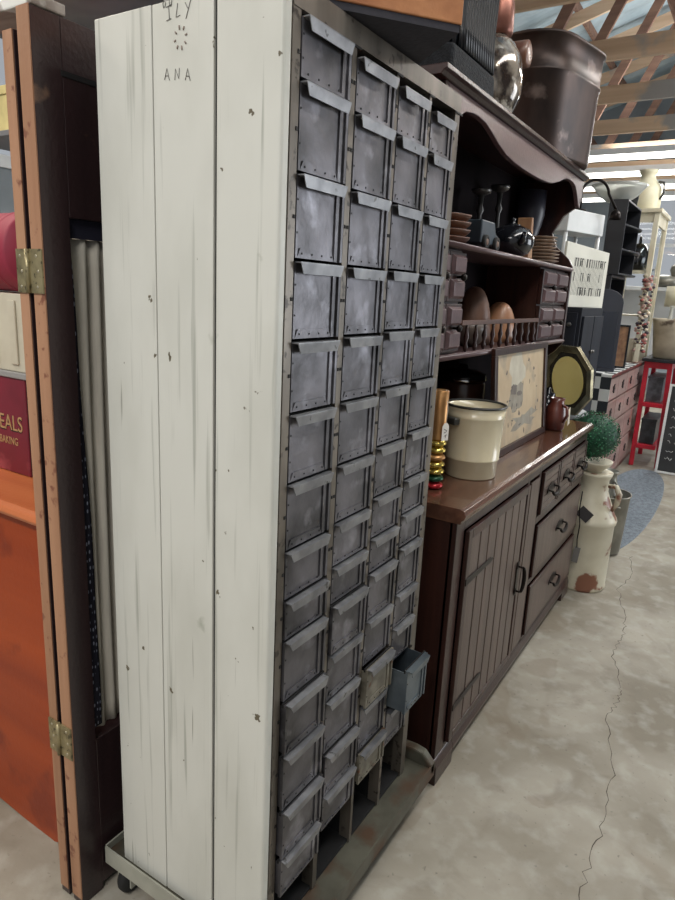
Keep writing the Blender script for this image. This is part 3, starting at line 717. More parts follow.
tg = Matrix.Translation((gx+.029, gy-.012, ZC+.185)) @ Matrix.Rotation(-.35, 4, 'Z')
mb.prism([(-.014, -.028), (.014, -.028), (.014, .016), (.006, .026), (-.006, .026), (-.014, .016)], 0, .0012, 0)
for v in mb.bm.verts: v.co = tg @ v.co
tgo = mb.build('price_tag', mat('paper_white', (226, 222, 214), None, .7), gt); part(tgo, 'white paper price tag')
mb = MB()
for a_, b_ in (((-.006, .008), (.006, .002)), ((-.006, -.004), (.005, .000)), ((-.004, -.014), (.006, -.010)), ((0, -.02), (.004, -.012))):
    mb.tube([tg @ Vector((.0014, a_[0], a_[1])), tg @ Vector((.0014, b_[0], b_[1]))], .0009, 5)
mb.build('pen_mark', M_hole, tgo)
MB().tube([(gx+.030, gy-.012, ZC+.208), (gx+.0315, gy-.010, ZC+.25), (gx+.015, gy+.004, ZC+.309)], .0007, 5).build('string', mat('paper_white', (226, 222, 214)), gt)

# dark canister with chrome-trimmed lid
cn = thing('dark_canister', 'dark brown lidded canister in the shade behind the cream pail', 'canister', (-.95, 2.45, ZC))
MB().lathe([(.085, 0), (.09, .01), (.09, .25), (.086, .26)], (-.95, 2.45, ZC), 32).build('body', mat('canister_brown', (64, 40, 32), (42, 26, 24), .3, coat=.3), cn)
MB().lathe([(.088, .26), (.092, .265), (.092, .285), (.06, .30), (.02, .305), (.018, .32), (.01, .325)], (-.95, 2.45, ZC), 32).build('lid', mat('lid_black', (34, 32, 34), None, .2, .4), cn)
mb = MB(); mb.lathe([(.0925, .262), (.094, .266), (.0925, .27)], (-.95, 2.45, ZC), 32, cap=False); mb.build('trim_band', mat('chrome', (200, 200, 200), None, .1, 1), cn)

# leaning framed print
fp = thing('framed_print', 'large framed aged print leaning against the hutch shelf', 'picture', (-.755, 2.64, ZC))
fy0, fy1 = 2.28, 2.975; lean = .036; fh = .405; fx = -.738
def FP(t, u, w_):   # t along Y 0..1, u up, w out
    return (fx-lean*u/fh+w_, fy0+(fy1-fy0)*t, ZC+u)
def fb(mb, t0, t1, u0, u1, w0, w1): mb.hexa([FP(t0, u0, w0), FP(t1, u0, w0), FP(t1, u0, w1), FP(t0, u0, w1), FP(t0, u1, w0), FP(t1, u1, w0), FP(t1, u1, w1), FP(t0, u1, w1)])
mb = MB(); fb(mb, 0, 1, 0, .026, -.012, .006); fb(mb, 0, 1, fh-.026, fh, -.012, .006); fb(mb, 0, .045, .026, fh-.026, -.012, .006); fb(mb, .955, 1, .026, fh-.026, -.012, .006)
mb.build('frame', M_hutchv, fp, .003)
mb = MB(); fb(mb, .046, .954, .0265, fh-.0265, -.010, -.004)
M_print = mat('aged_print', (200, 180, 148), (176, 154, 124), .5, 0, (3, 7, 6), 5, .3, .7, c3=(160, 146, 126), s3=11, t3=.54, w3=.14)
pt = mb.build('print', M_print, fp)
# the drawing: pale waterfall, grey rocks and strokes
M_pg = mat('print_grey_wash', (156, 150, 136), (136, 128, 114), .6, 0, (20, 20, 20)); M_pd = mat('print_dark_wash', (92, 84, 80), (116, 106, 96), .6, 0, (30, 30, 30)); M_pp = mat('print_pale_wash', (196, 190, 172), (180, 172, 154), .6, 0, (16, 16, 16))
def blob(mb, cx, cz, rx, rz2, w_=-.0038, n=18, jag=.25):
    vs = []
    for k in range(n):
        a = 2*PI*k/n; q = 1+R.uniform(-jag, jag)
        vs.append(mb.bm.verts.new(FP(cx+rx*q*math.cos(a), cz+rz2*q*math.sin(a), w_)))
    f = mb.bm.faces.new(vs); f.material_index = mb.mi
mb = MB(); blob(mb, .42, .31, .13, .085); mb.mi = 1
blob(mb, .40, .20, .14, .06, -.0036); blob(mb, .55, .10, .22, .03, -.0036, jag=.5)
mb.mi = 2; blob(mb, .36, .235, .06, .02, -.0034); blob(mb, .46, .215, .05, .012, -.0034)
for k in range(26):
    t = R.uniform(.15, .85); u = R.uniform(.05, .36); blob(mb, t, u, R.uniform(.005, .02), R.uniform(.002, .012), -.0032, 7, .5)
part(mb.build('drawing', [M_pp, M_pg, M_pd], pt, ), 'grey wash drawing')

# small brown jug with a cloth
M_jug = mat('brown_leatherlike_glaze', (108, 56, 46), (70, 34, 30), .3, 0, (12, 12, 12), coat=.3)
jg = thing('brown_jug', 'small reddish-brown jug with paper tag at the far counter end', 'jug', (-.715, 3.06, ZC))
MB().lathe([(.035, 0), (.042, .01), (.048, .06), (.044, .105), (.03, .13), (.034, .15), (.03, .15), (.026, .13)], (-.715, 3.06, ZC), 26).build('body', M_jug, jg)
MB().tube([(-.685, 3.04, ZC+.12), (-.66, 3.02, ZC+.115), (-.653, 3.015, ZC+.08), (-.672, 3.03, ZC+.045)], .007, 8).build('handle', M_jug, jg)
tg = Matrix.Translation((-.664, 3.095, ZC+.065)) @ Matrix.Rotation(.25, 4, 'X')
mb = MB(); mb.box(0, .0015, -.017, .017, -.04, .04, mtx=tg); part(mb.build('paper_tag', mat('tag_cream', (214, 206, 186), None, .8), jg), 'cream paper tag')
bc = thing('black_teapot', 'little glossy black teapot behind the brown jug', 'teapot', (-.79, 3.18, ZC))
MB().lathe([(.03, 0), (.05, .02), (.06, .07), (.052, .12), (.03, .14), (.034, .15), (.012, .16), (.012, .175), (.004, .18)], (-.79, 3.18, ZC), 26).build('body', M_castiron, bc)
MB().tube([(-.79, 3.125, ZC+.11), (-.79, 3.10, ZC+.13), (-.79, 3.09, ZC+.16)], .01, 8).build('spout', M_castiron, bc)

# ================================================================== FOLDING SCREEN (left)
fs = thing('folding_screen', 'brown wooden folding screen with fabric inserts, edge toward the camera', 'screen', (-1.19, 1.0, 0))
M_edge = vwood('screen_edge_wood', (178, 134, 104), (150, 108, 80), .5, 2, 26, c3=(128, 82, 62), s3=30, t3=.62)
M_sface = vwood('screen_brown_face', (58, 42, 43), (43, 31, 33), .3, 2, 20, coat=.1, c3=(120, 92, 74), s3=7, t3=.66)
def screen_panel(xa, xb, face_x, y0=.788, y1=1.30, zt=1.962):
    st = .060
    fr = MB(); fr.mi = 0
    fr.box(xa, xb, y0, y0+st, .001, zt); fr.box(xa, xb, y1-st, y1, .001, zt); fr.box(xa, xb, y0+st, y1-st, 1.612, zt); fr.box(xa, xb, y0+st, y1-st, .02, .435)
    o = fr.build('panel', M_sface, fs, .0015)
    fr = MB(); fr.box(xa+.001, xb-.001, y0-.0025, y0, .02, zt); fr.build('edge', M_edge, o)
    return o
pR = screen_panel(-1.205, -1.168, 0)
pL = screen_panel(-1.251, -1.220, 0, y1=1.27, zt=1.93)
# upper rail groove in the right panel
part(MB().box(-1.1682, -1.1665, .845, 1.23, 1.862, 1.872).build('groove', M_dark, pR), 'dark routed groove')
# fabric: pale pleated curtain and dotted navy cloth
M_cur = mat('grey_linen', (214, 208, 194), (186, 180, 168), .9, 0, (40, 40, 4))
M_navy = bpy.data.materials.new('navy_dotted_cloth'); M_navy.use_nodes = True
nt = M_navy.node_tree; b = nt.nodes['Principled BSDF']; b.inputs['Roughness'].default_value = .85
tc = nt.nodes.new('ShaderNodeTexCoord'); mp = nt.nodes.new('ShaderNodeMapping'); mp.inputs['Scale'].default_value = (1, 130, 52)
nt.links.new(tc.outputs['Object'], mp.inputs[0]); vo = nt.nodes.new('ShaderNodeTexVoronoi'); vo.inputs['Randomness'].default_value = .35; vo.inputs['Scale'].default_value = 1
nt.links.new(mp.outputs[0], vo.inputs['Vector']); cr_ = nt.nodes.new('ShaderNodeValToRGB')
cr_.color_ramp.elements[0].position = .20; cr_.color_ramp.elements[0].color = lin((150, 156, 176)); cr_.color_ramp.elements[1].position = .28; cr_.color_ramp.elements[1].color = lin((24, 24, 40))
nt.links.new(vo.outputs['Distance'], cr_.inputs[0]); nt.links.new(cr_.outputs[0], b.inputs['Base Color'])
mb = MB(); n = 60
def sheet(mb, ys, zs, fx_):
    rows_ = []
    for z in zs:
        rows_.append([mb.bm.verts.new((fx_(y, z), y if not callable(ys) else y, z)) for y in (ys(z) if callable(ys) else ys)])
    for i in range(len(rows_)-1):
        for j in range(len(rows_[0])-1):
            f = mb.bm.faces.new((rows_[i][j], rows_[i][j+1], rows_[i+1][j+1], rows_[i+1][j])); f.smooth = True
zs = [1.575-(1.575-.445)*k/20 for k in range(21)]
def ysc(z):
    k = (1.575-z)/1.13; y0 = .849+.016*k
    return [y0+(1.232-y0)*j/80 for j in range(81)]
sheet(mb, ysc, zs, lambda y, z: -1.190+.0055*math.sin((y-.85)*190+1.5*math.sin(z*2)))
part(mb.build('curtain', M_cur, pR, solid=.0012), 'pale grey pleated curtain')
zs2 = [1.61-(1.61-.46)*k/24 for k in range(25)]
def ysn(z):
    k = (1.61-z)/1.15
    w_ = .006+.022*min(1, k*1.5)
    return [.8465+w_*j/4 for j in range(5)]
mb = MB(); sheet(mb, ysn, zs2, lambda y, z: -1.1795+.002*math.sin(z*14))
part(mb.build('cloth_edge', M_navy, pR, solid=.001), 'navy dotted cloth strip')
part(MB().box(-1.187, -1.180, .8465, 1.238, 1.575, 1.612).build('cloth_header', mat('navy_plain', (28, 28, 46), None, .85), pR), 'navy header band')
# hinges on the edges
M_brass = mat('old_brass', (168, 156, 120), (128, 118, 88), .4, .6, (40, 40, 40), c3=(90, 84, 62), s3=80, t3=.6)
for z0 in (1.466, .418):
    mb = MB(); z1 = z0+.083
    mb.box(-1.250, -1.2185, .782, .785, z0, z1).box(-1.2055, -1.169, .782, .785, z0, z1)
    mb.tube([(-1.212, .781, z0), (-1.212, .781, z1)], .0055, 10)
    mb.box(-1.2185, -1.2055, .7818, .784, z0+.002, z1-.002)
    mb.mi = 1
    for x in (-1.237, -1.185):
        for q in (.012, .041, .07):
            mb.lathe([(.0035, 0), (.0028, .0008)], mtx=Matrix.Translation((x+(.004 if q == .041 else 0), .782, z0+q)) @ Matrix.Rotation(PI/2, 4, 'X'), n=10)
    mb.build('hinge', [M_brass, mat('screw_pale', (196, 188, 164), None, .3, .7)], fs)
fs.location.x += .011; fs.rotation_euler = (0, -.0056, 0)
mb = MB(); mb.hexa([(-1.62, .79, 1.965), (-1.165, .79, 1.963), (-1.165, .86, 1.963), (-1.62, .86, 1.965), (-1.62, .79, 1.985), (-1.165, .79, 1.983), (-1.165, .86, 1.983), (-1.62, .86, 1.985)])
single(mb, 'weathered_board', mat('weathered_grey', (178, 172, 164), (134, 124, 116), .5, 0, (6, 30, 30), c3=(226, 226, 220), s3=8, t3=.56), 'weathered grey board lying across the top of the folding screen', 'board', (-1.4, .82, 1.963), bevel=.003)

# ================================================================== ORANGE DRESSER (left)
M_org = vwood('rust_orange_varnish', (172, 70, 20), (142, 50, 14), .4, 0, 9, coat=.05, c3=(130, 44, 14), s3=4, t3=.6)
M_orgt = vwood('rust_orange_top', (206, 122, 74), (176, 92, 52), .3, 0, 12, coat=.2)
ld = thing('low_chest', 'low rust-orange varnished chest at the far left behind the screen', 'chest', (-1.75, 1.15, 0))
ap = [(-2.3, .93), (-2.3, .0), (-1.80, .0), (-1.72, .01), (-1.60, .005), (-1.52, .0), (-1.38, .0), (-1.33, .02), (-1.30, .05), (-1.29, .07), (-1.29, .93)]
MB().prism(ap, .865, .885, 1).build('front_panel', M_org, ld, .002)
MB().box(-2.3, -2.28, .885, 1.45, 0, .93).build('side_panel', M_org, ld)
MB().box(-1.31, -1.29, .885, 1.45, .0, .93).build('side_panel', M_org, ld)
MB().box(-2.28, -1.31, 1.43, 1.45, 0, .93).build('back_panel', M_org, ld)
MB().prism([(.838, .935), (.833, .945), (.838, .958), (.85, .964), (1.46, .964), (1.46, .93), (.862, .93)], -2.32, -1.272, 0).build('top', M_orgt, ld, .004, 3)
# things on it
M_box = mat('crimson_tin', (132, 38, 54), (104, 28, 42), .4, 0, (5, 5, 5), c3=(156, 70, 78), s3=5, t3=.6)
tb = thing('crimson_tin_box', 'dark red lettered tin box on the rust-orange chest', 'box', (-1.75, 1.06, .9645))
MB().box(-1.95, -1.596, 1.0, 1.13, .9645, 1.232).build('body', M_box, tb, .004)
MB().box(-1.5955, -1.594, 1.004, 1.126, .968, 1.229).build('side', mat('black_tin', (24, 22, 28), None, .4), tb)
M_let = mat('gold_lettering', (176, 140, 96), None, .5)
text_mesh('DEALS', .060, facing((-1.688, .9992, 1.105), (0, -1, 0)), M_let, 'lettering', tb, font_x=.85)
text_mesh('DEALS', .060, facing((-1.690, .9997, 1.103), (0, -1, 0)), M_hole, 'lettering_shade', tb, font_x=.85, bold=.001)
text_mesh('BAKING', .030, facing((-1.684, .9992, 1.055), (0, -1, 0)), M_let, 'lettering', tb, font_x=.8)
M_ivory = mat('ivory_paint', (214, 208, 188), (196, 188, 168), .5)
cc = thing('ivory_cabinet', 'small ivory cupboard with grey plinth standing on the crimson tin', 'cupboard', (-1.75, 1.06, 1.2325))
MB().box(-1.93, -1.585, 1.0, 1.12, 1.25, 1.452).build('body', M_ivory, cc, .003)
MB().box(-1.936, -1.578, .994, 1.126, 1.2325, 1.2495).build('plinth', mat('plinth_grey', (150, 148, 146), None, .5), cc, .003)
MB().box(-1.90, -1.70, .994, .9995, 1.27, 1.435).build('door', M_ivory, cc, .002)
MB().box(-1.64, -1.61, .994, .9995, 1.27, 1.435).build('trim_strip', M_ivory, cc, .002)
M_pink = mat('raspberry_enamel', (170, 58, 82), (140, 34, 56), .6, 0, (3, 3, 3))
dm = thing('raspberry_canister', 'raspberry red round canister lying on the ivory cupboard', 'canister', (-1.75, 1.06, 1.4525))
mt = Matrix.Translation((-1.75, 1.06, 1.555)) @ Matrix.Rotation(PI/2, 4, 'Y')
MB().lathe([(.08, -.17), (.1, -.165), (.1, .16), (.097, .17), (.02, .172)], mtx=mt, n=36).build('body', M_pink, dm)
MB().lathe([(.1005, .10), (.1025, .104), (.1025, .112), (.1005, .116)], mtx=mt, n=36, cap=False).build('band', M_pink, dm)
# chair with slatted back & boxes further left
M_wc = vwood('chair_whitewash', (216, 208, 190), (190, 176, 152), .5, 2, 20)
sc = thing('metal_shelf_rack', 'tall shelf rack of odds and ends behind the rust-orange chest', 'shelf', (-2.2, 1.75, 0))
M_rack = mat('rack_grey', (150, 150, 154), (128, 128, 132), .4, .4)
for x in (-2.75, -1.62):
    for y in (1.56, 1.95): MB().box(x-.015, x+.015, y-.015, y+.015, 0, 2.42).build('post', M_rack, sc)
for z in (.4, 1.0, 1.50, 2.0, 2.42): MB().box(-2.765, -1.605, 1.545, 1.965, z, z+.02).build('shelf', M_rack, sc, .002)
def rackbox(x0, x1, z, hgt, c, lab, nm='storage_box', y0=1.57, y1=1.85):
    t = thing(nm, lab, 'box', ((x0+x1)/2, (y0+y1)/2, z))
    mm = mat('paint_%d_%d_%d' % c, c, tuple(int(v*.85) for v in c), .5, 0, (9, 9, 9))
    MB().box(x0, x1, y0, y1, z, z+hgt*.8).build('body', mm, t, .003)
    MB().box(x0-.004, x1+.004, y0-.004, y1+.004, z+hgt*.8+.0005, z+hgt).build('lid', mm, t, .003)
rackbox(-2.62, -2.30, 2.0205, .16, (212, 198, 140), 'pale yellow box on the upper rack shelf, far left edge')
rackbox(-2.26, -2.02, 2.0205, .22, (196, 70, 50), 'orange-red box on the upper rack shelf')
rackbox(-2.62, -2.25, 1.5205, .2, (178, 110, 64), 'brown cardboard-coloured box on the middle rack shelf')
rackbox(-2.2, -1.95, 1.5205, .28, (210, 204, 190), 'white box on the middle rack shelf')
rackbox(-2.6, -2.2, 2.4405, .10, (224, 108, 60), 'low orange box on the highest rack shelf')
rackbox(-2.12, -1.86, 2.4405, .13, (150, 170, 186), 'pale blue box on the highest rack shelf')
# red slatted crate high on rack
rc = thing('red_slatted_crate', 'red slatted crate on the highest rack shelf behind the screen', 'crate', (-1.72, 1.7, 2.4405))
M_redp = vwood('pinkish_red_paint', (196, 96, 96), (150, 50, 56), .6, 2, 20)
MB().box(-1.83, -1.61, 1.56, 1.90, 2.4405, 2.46).build('base', M_redp, rc)
for k in range(6): MB().box(-1.83+k*.038, -1.83+k*.038+.026, 1.56, 1.572, 2.4605, 2.68).build('slat', M_redp, rc)
for k in range(6): MB().box(-1.622, -1.61, 1.575+k*.055, 1.575+k*.055+.036, 2.4605, 2.68).build('slat', M_redp, rc)
MB().box(-1.83, -1.61, 1.5735, 1.58, 2.60, 2.63).build('rail', M_redp, rc)

# ================================================================== BEYOND THE HUTCH
# milk churn with topiary
M_churn = mat('cream_churn_paint', (214, 208, 188), (190, 182, 160), .42, 0, (5, 5, 5), 6, c3=(128, 84, 64), s3=5, t3=.57, w3=.03)
ch = thing('milk_churn', 'rusty cream-painted milk churn on the floor at the hutch end', 'milk churn', (-.585, 3.545, 0))
cc_ = (-.585, 3.545, 0)
MB().lathe([(.125, 0), (.13, .01), (.13, .02), (.128, .03), (.13, .36), (.138, .37), (.14, .385), (.136, .40), (.128, .41), (.09, .50), (.075, .54), (.072, .60), (.085, .625), (.088, .64), (.07, .64)], cc_, 40).build('body', M_churn, ch)
for s_ in (-1,):
    a = math.radians(-20)
    ca, sa = math.cos(a), math.sin(a)
    pts = [(.085, .58), (.125, .585), (.145, .55), (.142, .50), (.118, .455)]
    MB().tube([(cc_[0]+ca*r_, cc_[1]+sa*r_, z) for r_, z in pts], .011, 10, rs=[.012, .014, .016, .014, .01]).build('handle', M_churn, ch)
tp = thing('topiary_ball', 'green boxwood ball in a cream bowl on the milk churn', 'topiary', (-.60, 3.545, .6405))
MB().lathe([(.045, 0), (.05, .008), (.075, .03), (.09, .05), (.092, .058), (.085, .058), (.03, .04)], (-.60, 3.545, .6405), 30).build('bowl', M_ivory, tp)
mb = MB(); rr = random.Random(3); bc_ = Vector((-.622, 3.545, .825))
for i in range(2600):
    zz = rr.uniform(-1, 1); a = rr.uniform(0, 2*PI); q = math.sqrt(1-zz*zz); nrm = Vector((q*math.cos(a), q*math.sin(a), zz))
    c_ = bc_+nrm*rr.uniform(.105, .132); t1 = nrm.orthogonal().normalized(); t1 = Matrix.Rotation(rr.uniform(0, 6.28), 3, nrm) @ t1; t2 = nrm.cross(t1)
    tl = (nrm*.7+t1).normalized(); sz = rr.uniform(.008, .013)
    vs = [mb.bm.verts.new(c_), mb.bm.verts.new(c_+tl*sz*.5+t2*sz*.35), mb.bm.verts.new(c_+tl*sz), mb.bm.verts.new(c_+tl*sz*.5-t2*sz*.35)]
    f = mb.bm.faces.new(vs); f.material_index = rr.choice((0, 0, 1))
mb.mi = 1; mb.lathe([(.01+.108*math.sin(PI*k/12), -.11*math.cos(PI*k/12)) for k in range(13)], tuple(bc_), 20)
mb.build('foliage', [mat('leaf_green', (48, 128, 84), (28, 92, 60), .5), mat('leaf_green_dark', (20, 74, 50), (14, 54, 38), .6)], tp)
tgp = thing('slate_tag', 'dark slate tag hanging on a cord at the hutch end beside the churn', 'tag', (-.597, 3.395, .20))
mt = Matrix.Translation((-.585, 3.396, .44)) @ Matrix.Rotation(.6, 4, 'Y')
MB().box(-.035, .035, -.0025, .0025, -.03, .03, mtx=mt).build('plate', mat('slate_dark', (60, 58, 60), None, .6), tgp)
mt = Matrix.Translation((-.598, 3.396, .215)) @ Matrix.Rotation(.1, 4, 'Y')
MB().box(-.015, .015, -.0025, .0025, -.045, .04, mtx=mt).build('plate', mat('tag_grey', (120, 118, 116), None, .6), tgp)
MB().tube([(-.61, 3.392, .56), (-.612, 3.393, .46), (-.60, 3.394, .38), (-.603, 3.394, .30), (-.598, 3.396, .25)], .0028, 6).build('cord', M_iron, tgp)
# galvanised pot and small can
M_galv = mat('galvanised', (150, 148, 138), (116, 114, 106), .38, .6, (8, 8, 8))
gp = thing('galvanised_pot', 'deep galvanised pot with side handles on the grey rug', 'pot', (-.60, 4.13, .012))
MB().lathe([(.115, 0), (.12, .01), (.135, .36), (.142, .365), (.142, .372), (.132, .37), (.113, .012), (.01, .01)], (-.60, 4.13, .012), 36).build('body', M_galv, gp)
for s_ in (1, -1):
    a = math.radians(-60 if s_ > 0 else 120); ca, sa = math.cos(a), math.sin(a)
    MB().tube([(-.60+ca*.137-sa*k*.03, 4.13+sa*.137+ca*k*.03, .33) if abs(k) == 1 else (-.60+ca*.18-sa*k*.03, 4.13+sa*.18+ca*k*.03, .34) for k in (-1, -.5, .5, 1)], .006, 8).build('handle', M_galv, gp)
mc = thing('small_milk_can', 'small grey milk can standing inside the galvanised pot', 'milk can', (-.60, 4.13, .0245))
MB().lathe([(.085, 0), (.09, .01), (.09, .30), (.05, .42), (.042, .45), (.042, .48), (.055, .495), (.05, .495), (.036, .47)], (-.60, 4.13, .0245), 28).build('body', M_galv, mc)
MB().tube([(-.565, 4.10, .46), (-.53, 4.07, .44), (-.525, 4.065, .40), (-.55, 4.085, .36)], .006, 8).build('handle', M_galv, mc)
# braided rug
mb = MB(); CR = (-.635, 5.3)
mb_rings = 22; RX, RY = .232, 1.25
M_rug = mat('rug_blue_grey', (132, 140, 148), (100, 108, 116), .95, 0, (50, 50, 50), bump=.5, bscale=120)
prev = None; n = 72
prof = []
for k in range(mb_rings*4+1):
    t = k/(mb_rings*4); prof.append((t, .006+.0045*abs(math.sin(PI*k/4))))
rings = []
for (t, z) in prof[1:]:
    rings.append([mb.bm.verts.new((CR[0]+RX*t*math.copysign(abs(math.cos(2*PI*i/n))**.8, math.cos(2*PI*i/n)), CR[1]+(RY-RX+RX*t if t > 0 else 0)*math.copysign(abs(math.sin(2*PI*i/n))**.9, math.sin(2*PI*i/n)), z)) for i in range(n)])
rings.append([mb.bm.verts.new((v.co.x, v.co.y, .0005)) for v in rings[-1]])
for k in range(len(rings)-1):
    for i in range(n):
        j = (i+1) % n; f = mb.bm.faces.new((rings[k][i], rings[k][j], rings[k+1][j], rings[k+1][i])); f.smooth = True
mb.bm.faces.new(rings[0][::-1])
single(mb, 'braided_rug', M_rug, 'oval blue-grey braided rug on the concrete floor', 'rug', (CR[0], CR[1], 0))

# octagonal gilt mirror/tray on a grey stool
so = thing('round_stool', 'round grey-topped stool behind the topiary ball', 'stool', (-.90, 3.86, 0))
MB().lathe([(.16, .862), (.17, .868), (.17, .885), (.16, .892)], (-.90, 3.86, 0), 32).build('seat', mat('grey_vinyl', (150, 152, 154), None, .5), so)
for k in range(4):
    a = PI/4+k*PI/2; MB().tube([(-.90+.12*math.cos(a), 3.86+.12*math.sin(a), .862), (-.90+.16*math.cos(a), 3.86+.16*math.sin(a), 0.0)], .012, 8).build('leg', M_iron, so)
om = thing('octagonal_tray', 'octagonal silver-gilt tray with yellow oval centre, leaning upright', 'tray', (-.87, 3.74, .893))
TM = Matrix.Translation((-.815, 3.75, .893)) @ Matrix.Rotation(math.radians(-28), 4, 'Z') @ Matrix.Rotation(math.radians(8), 4, 'X')
M_gilt = mat('tarnished_gilt', (150, 142, 116), (96, 90, 72), .25, .8, (14, 14, 14))
def octp(rx, rz2, cz): return [(rx*math.cos(PI/8+k*PI/4)/math.cos(PI/8), cz+rz2*math.sin(PI/8+k*PI/4)/math.cos(PI/8)) for k in range(8)]
def tform(mb, T):
    for v in mb.bm.verts: v.co = T @ v.co
    return mb
def rimring(mb, po, pi_, y0, y1):
    n = len(po); V = [[mb.bm.verts.new((p[0], y, p[1])) for p in P_] for P_, y in ((po, y1), (po, y0), (pi_, y0+.012), (pi_, y1))]
    for a in range(4):
        A, B = V[a], V[(a+1) % 4]
        for i in range(n): mb.bm.faces.new((A[i], A[(i+1) % n], B[(i+1) % n], B[i]))
H_ = .19
mb = MB(); rimring(mb, octp(.165, .19, H_), octp(.128, .15, H_), -.02, .004); tform(mb, TM).build('rim', M_gilt, om, .002)
mb = MB(); mb.prism([(p[0], p[1]) for p in octp(.127, .149, H_)], -.006, .002, 1); tform(mb, TM).build('well', mat('dark_tray_well', (70, 64, 54), (50, 46, 40), .25, .7), om)
mb = MB(); mb.prism([(.108*math.cos(k*PI/16), H_-.004+.135*math.sin(k*PI/16)) for k in range(32)], -.012, -.0065, 1); part(tform(mb, TM).build('center_oval', mat('pale_yellow', (250, 232, 152), (244, 222, 136), .5), om), 'pale yellow oval')

# dark cupboard behind, carrying the white letter board and a little white bench
M_navyw = vwood('blue_black_wood', (30, 34, 44), (18, 20, 28), .6, 2, 12, spec=.25)
dk = thing('dark_cupboard', 'blue-black cupboard behind the octagonal tray under the white letter board', 'cupboard', (-1.1, 4.38, 0))
MB().box(-1.33, -.88, 4.08, 4.70, 0, 1.47).build('body', M_navyw, dk, .004)
for a, b_ in ((4.10, 4.38), (4.40, 4.68)):
    d = MB().box(-.8795, -.865, a, b_, .08, 1.42).build('door', M_navyw, dk, .003)
    MB().lathe([(.006, 0), (.012, .012), (.01, .018)], mtx=Matrix.Translation((-.865, (4.36 if a < 4.2 else 4.42), 1.2)) @ Matrix.Rotation(PI/2, 4, 'Y'), n=12).build('knob', M_pewter, d)
for (xa, xb) in ((-1.31, -1.115), (-1.095, -.90)):
    d = MB().box(xa, xb, 4.066, 4.0795, .95, 1.44).build('door', M_navyw, dk, .003)
    for z in (1.37, 1.22):
        MB().lathe([(.006, 0), (.014, .012), (.011, .018)], mtx=Matrix.Translation((xb-.04, 4.066, z)) @ Matrix.Rotation(PI/2, 4, 'X'), n=12).build('knob', M_pewter, d)
# letter board
a0, b0 = Vector((-.995, 4.13, 1.4705)), Vector((-.872, 4.61, 1.4705))
ux = (b0-a0); LW = ux.length; ux.normalize(); un = Vector((ux.y, -ux.x, 0)); LT = Matrix(((ux.x, -un.x, 0, a0.x), (ux.y, -un.y, 0, a0.y), (0, 0, 1, a0.z), (0, 0, 0, 1)))
M_sign = mat('letter_board_white', (214, 212, 200), (196, 194, 182), .5, 0, (4, 4, 4))
sg = thing('letter_board', 'white sign board with rows of narrow dark letters on the dark cupboard', 'sign', tuple(a0))
mb = MB().prism([(-.06, .0), (LW, 0), (LW, .345), (-.06, .375)], 0, .016, 1); tform(mb, LT).build('panel', M_sign, sg, .002)
M_sl = mat('letter_dark', (62, 62, 60), None, .8); M_sl2 = mat('letter_faint', (124, 122, 114), None, .8)  # dark letter strokes and fainter full-height ones
mb = MB(); rr = random.Random(11)
for row, (z0, z1) in enumerate(((.240, .290), (.155, .205), (.070, .120))):
    x = .06
    while x < LW-.05:
        w_ = rr.uniform(.012, .022)
        if row == 1 and rr.random() < .35: x += .03; continue
        if rr.random() < .16: x += .035; continue
        mb.mi = 0
        k = rr.choice((0, 1, 2))
        mb.box(x, x+w_*.4, -.0012, 0, z0, z1)
        if k: mb.box(x+w_*.4, x+w_, -.0012, 0, z1-.008, z1)
        if k == 2: mb.box(x+w_*.6, x+w_, -.0012, 0, z0+.006, z1-.014)
        x += w_+.012
mb.mi = 1
for k in range(24):
    x = .05+k*(LW-.09)/24; mb.box(x, x+.0045, -.0006, 0, .072, .29)
tform(mb, LT).build('lettering', [M_sl, M_sl2], sg)
# little white bench on posts
W_T = Matrix.Translation((-1.03, 4.36, 1.4705)) @ Matrix.Rotation(math.radians(-18), 4, 'Z')
M_wb = mat('white_laminate', (222, 224, 224), (204, 206, 206), .35, 0, (4, 4, 4))
bt = thing('white_bench', 'small white box-topped stand behind the letter board', 'stand', (-1.03, 4.36, 1.4705))
tform(MB().box(-.2, 0, -.12, .30, .45, .58), W_T).build('box_top', M_wb, bt, .004)
for x in (-.18, -.02):
    for y in (-.10, .28): tform(MB().lathe([(.012, 0), (.018, .05), (.010, .1), (.014, .3), (.012, .45)], (x, y, 0), 12), W_T).build('leg', M_wb, bt)
lp = thing('gooseneck_lamp', 'black gooseneck lamp arching above the small white stand', 'lamp', (-.99, 4.50, 2.052))
MB().lathe([(.04, 0), (.04, .01), (.012, .016)], (-1.05, 4.42, 2.052), 20).build('base', M_iron, lp)
MB().tube([(-1.05, 4.42, 2.06)]+[(-.985-.065*math.cos(t*PI/10), 4.42+.015*t, 2.17+.075*math.sin(t*PI/10)) for t in range(11)]+[(-.87, 4.60, 2.08)], .009, 10).build('neck', M_iron, lp)
MB().lathe([(.01, .0), (.03, -.02), (.04, -.06), (.038, -.06), (.02, -.02)], (-.87, 4.60, 2.08), 16).build('lamp_head', M_iron, lp)
bt2 = thing('brown_bottle', 'slim brown bottle on the small white stand', 'bottle', (-1.13, 4.36, 2.052))
MB().lathe([(.022, 0), (.024, .01), (.024, .09), (.01, .12), (.01, .15), (.013, .152), (.013, .16)], (-1.13, 4.36, 2.052), 18).build('body', M_turn, bt2)

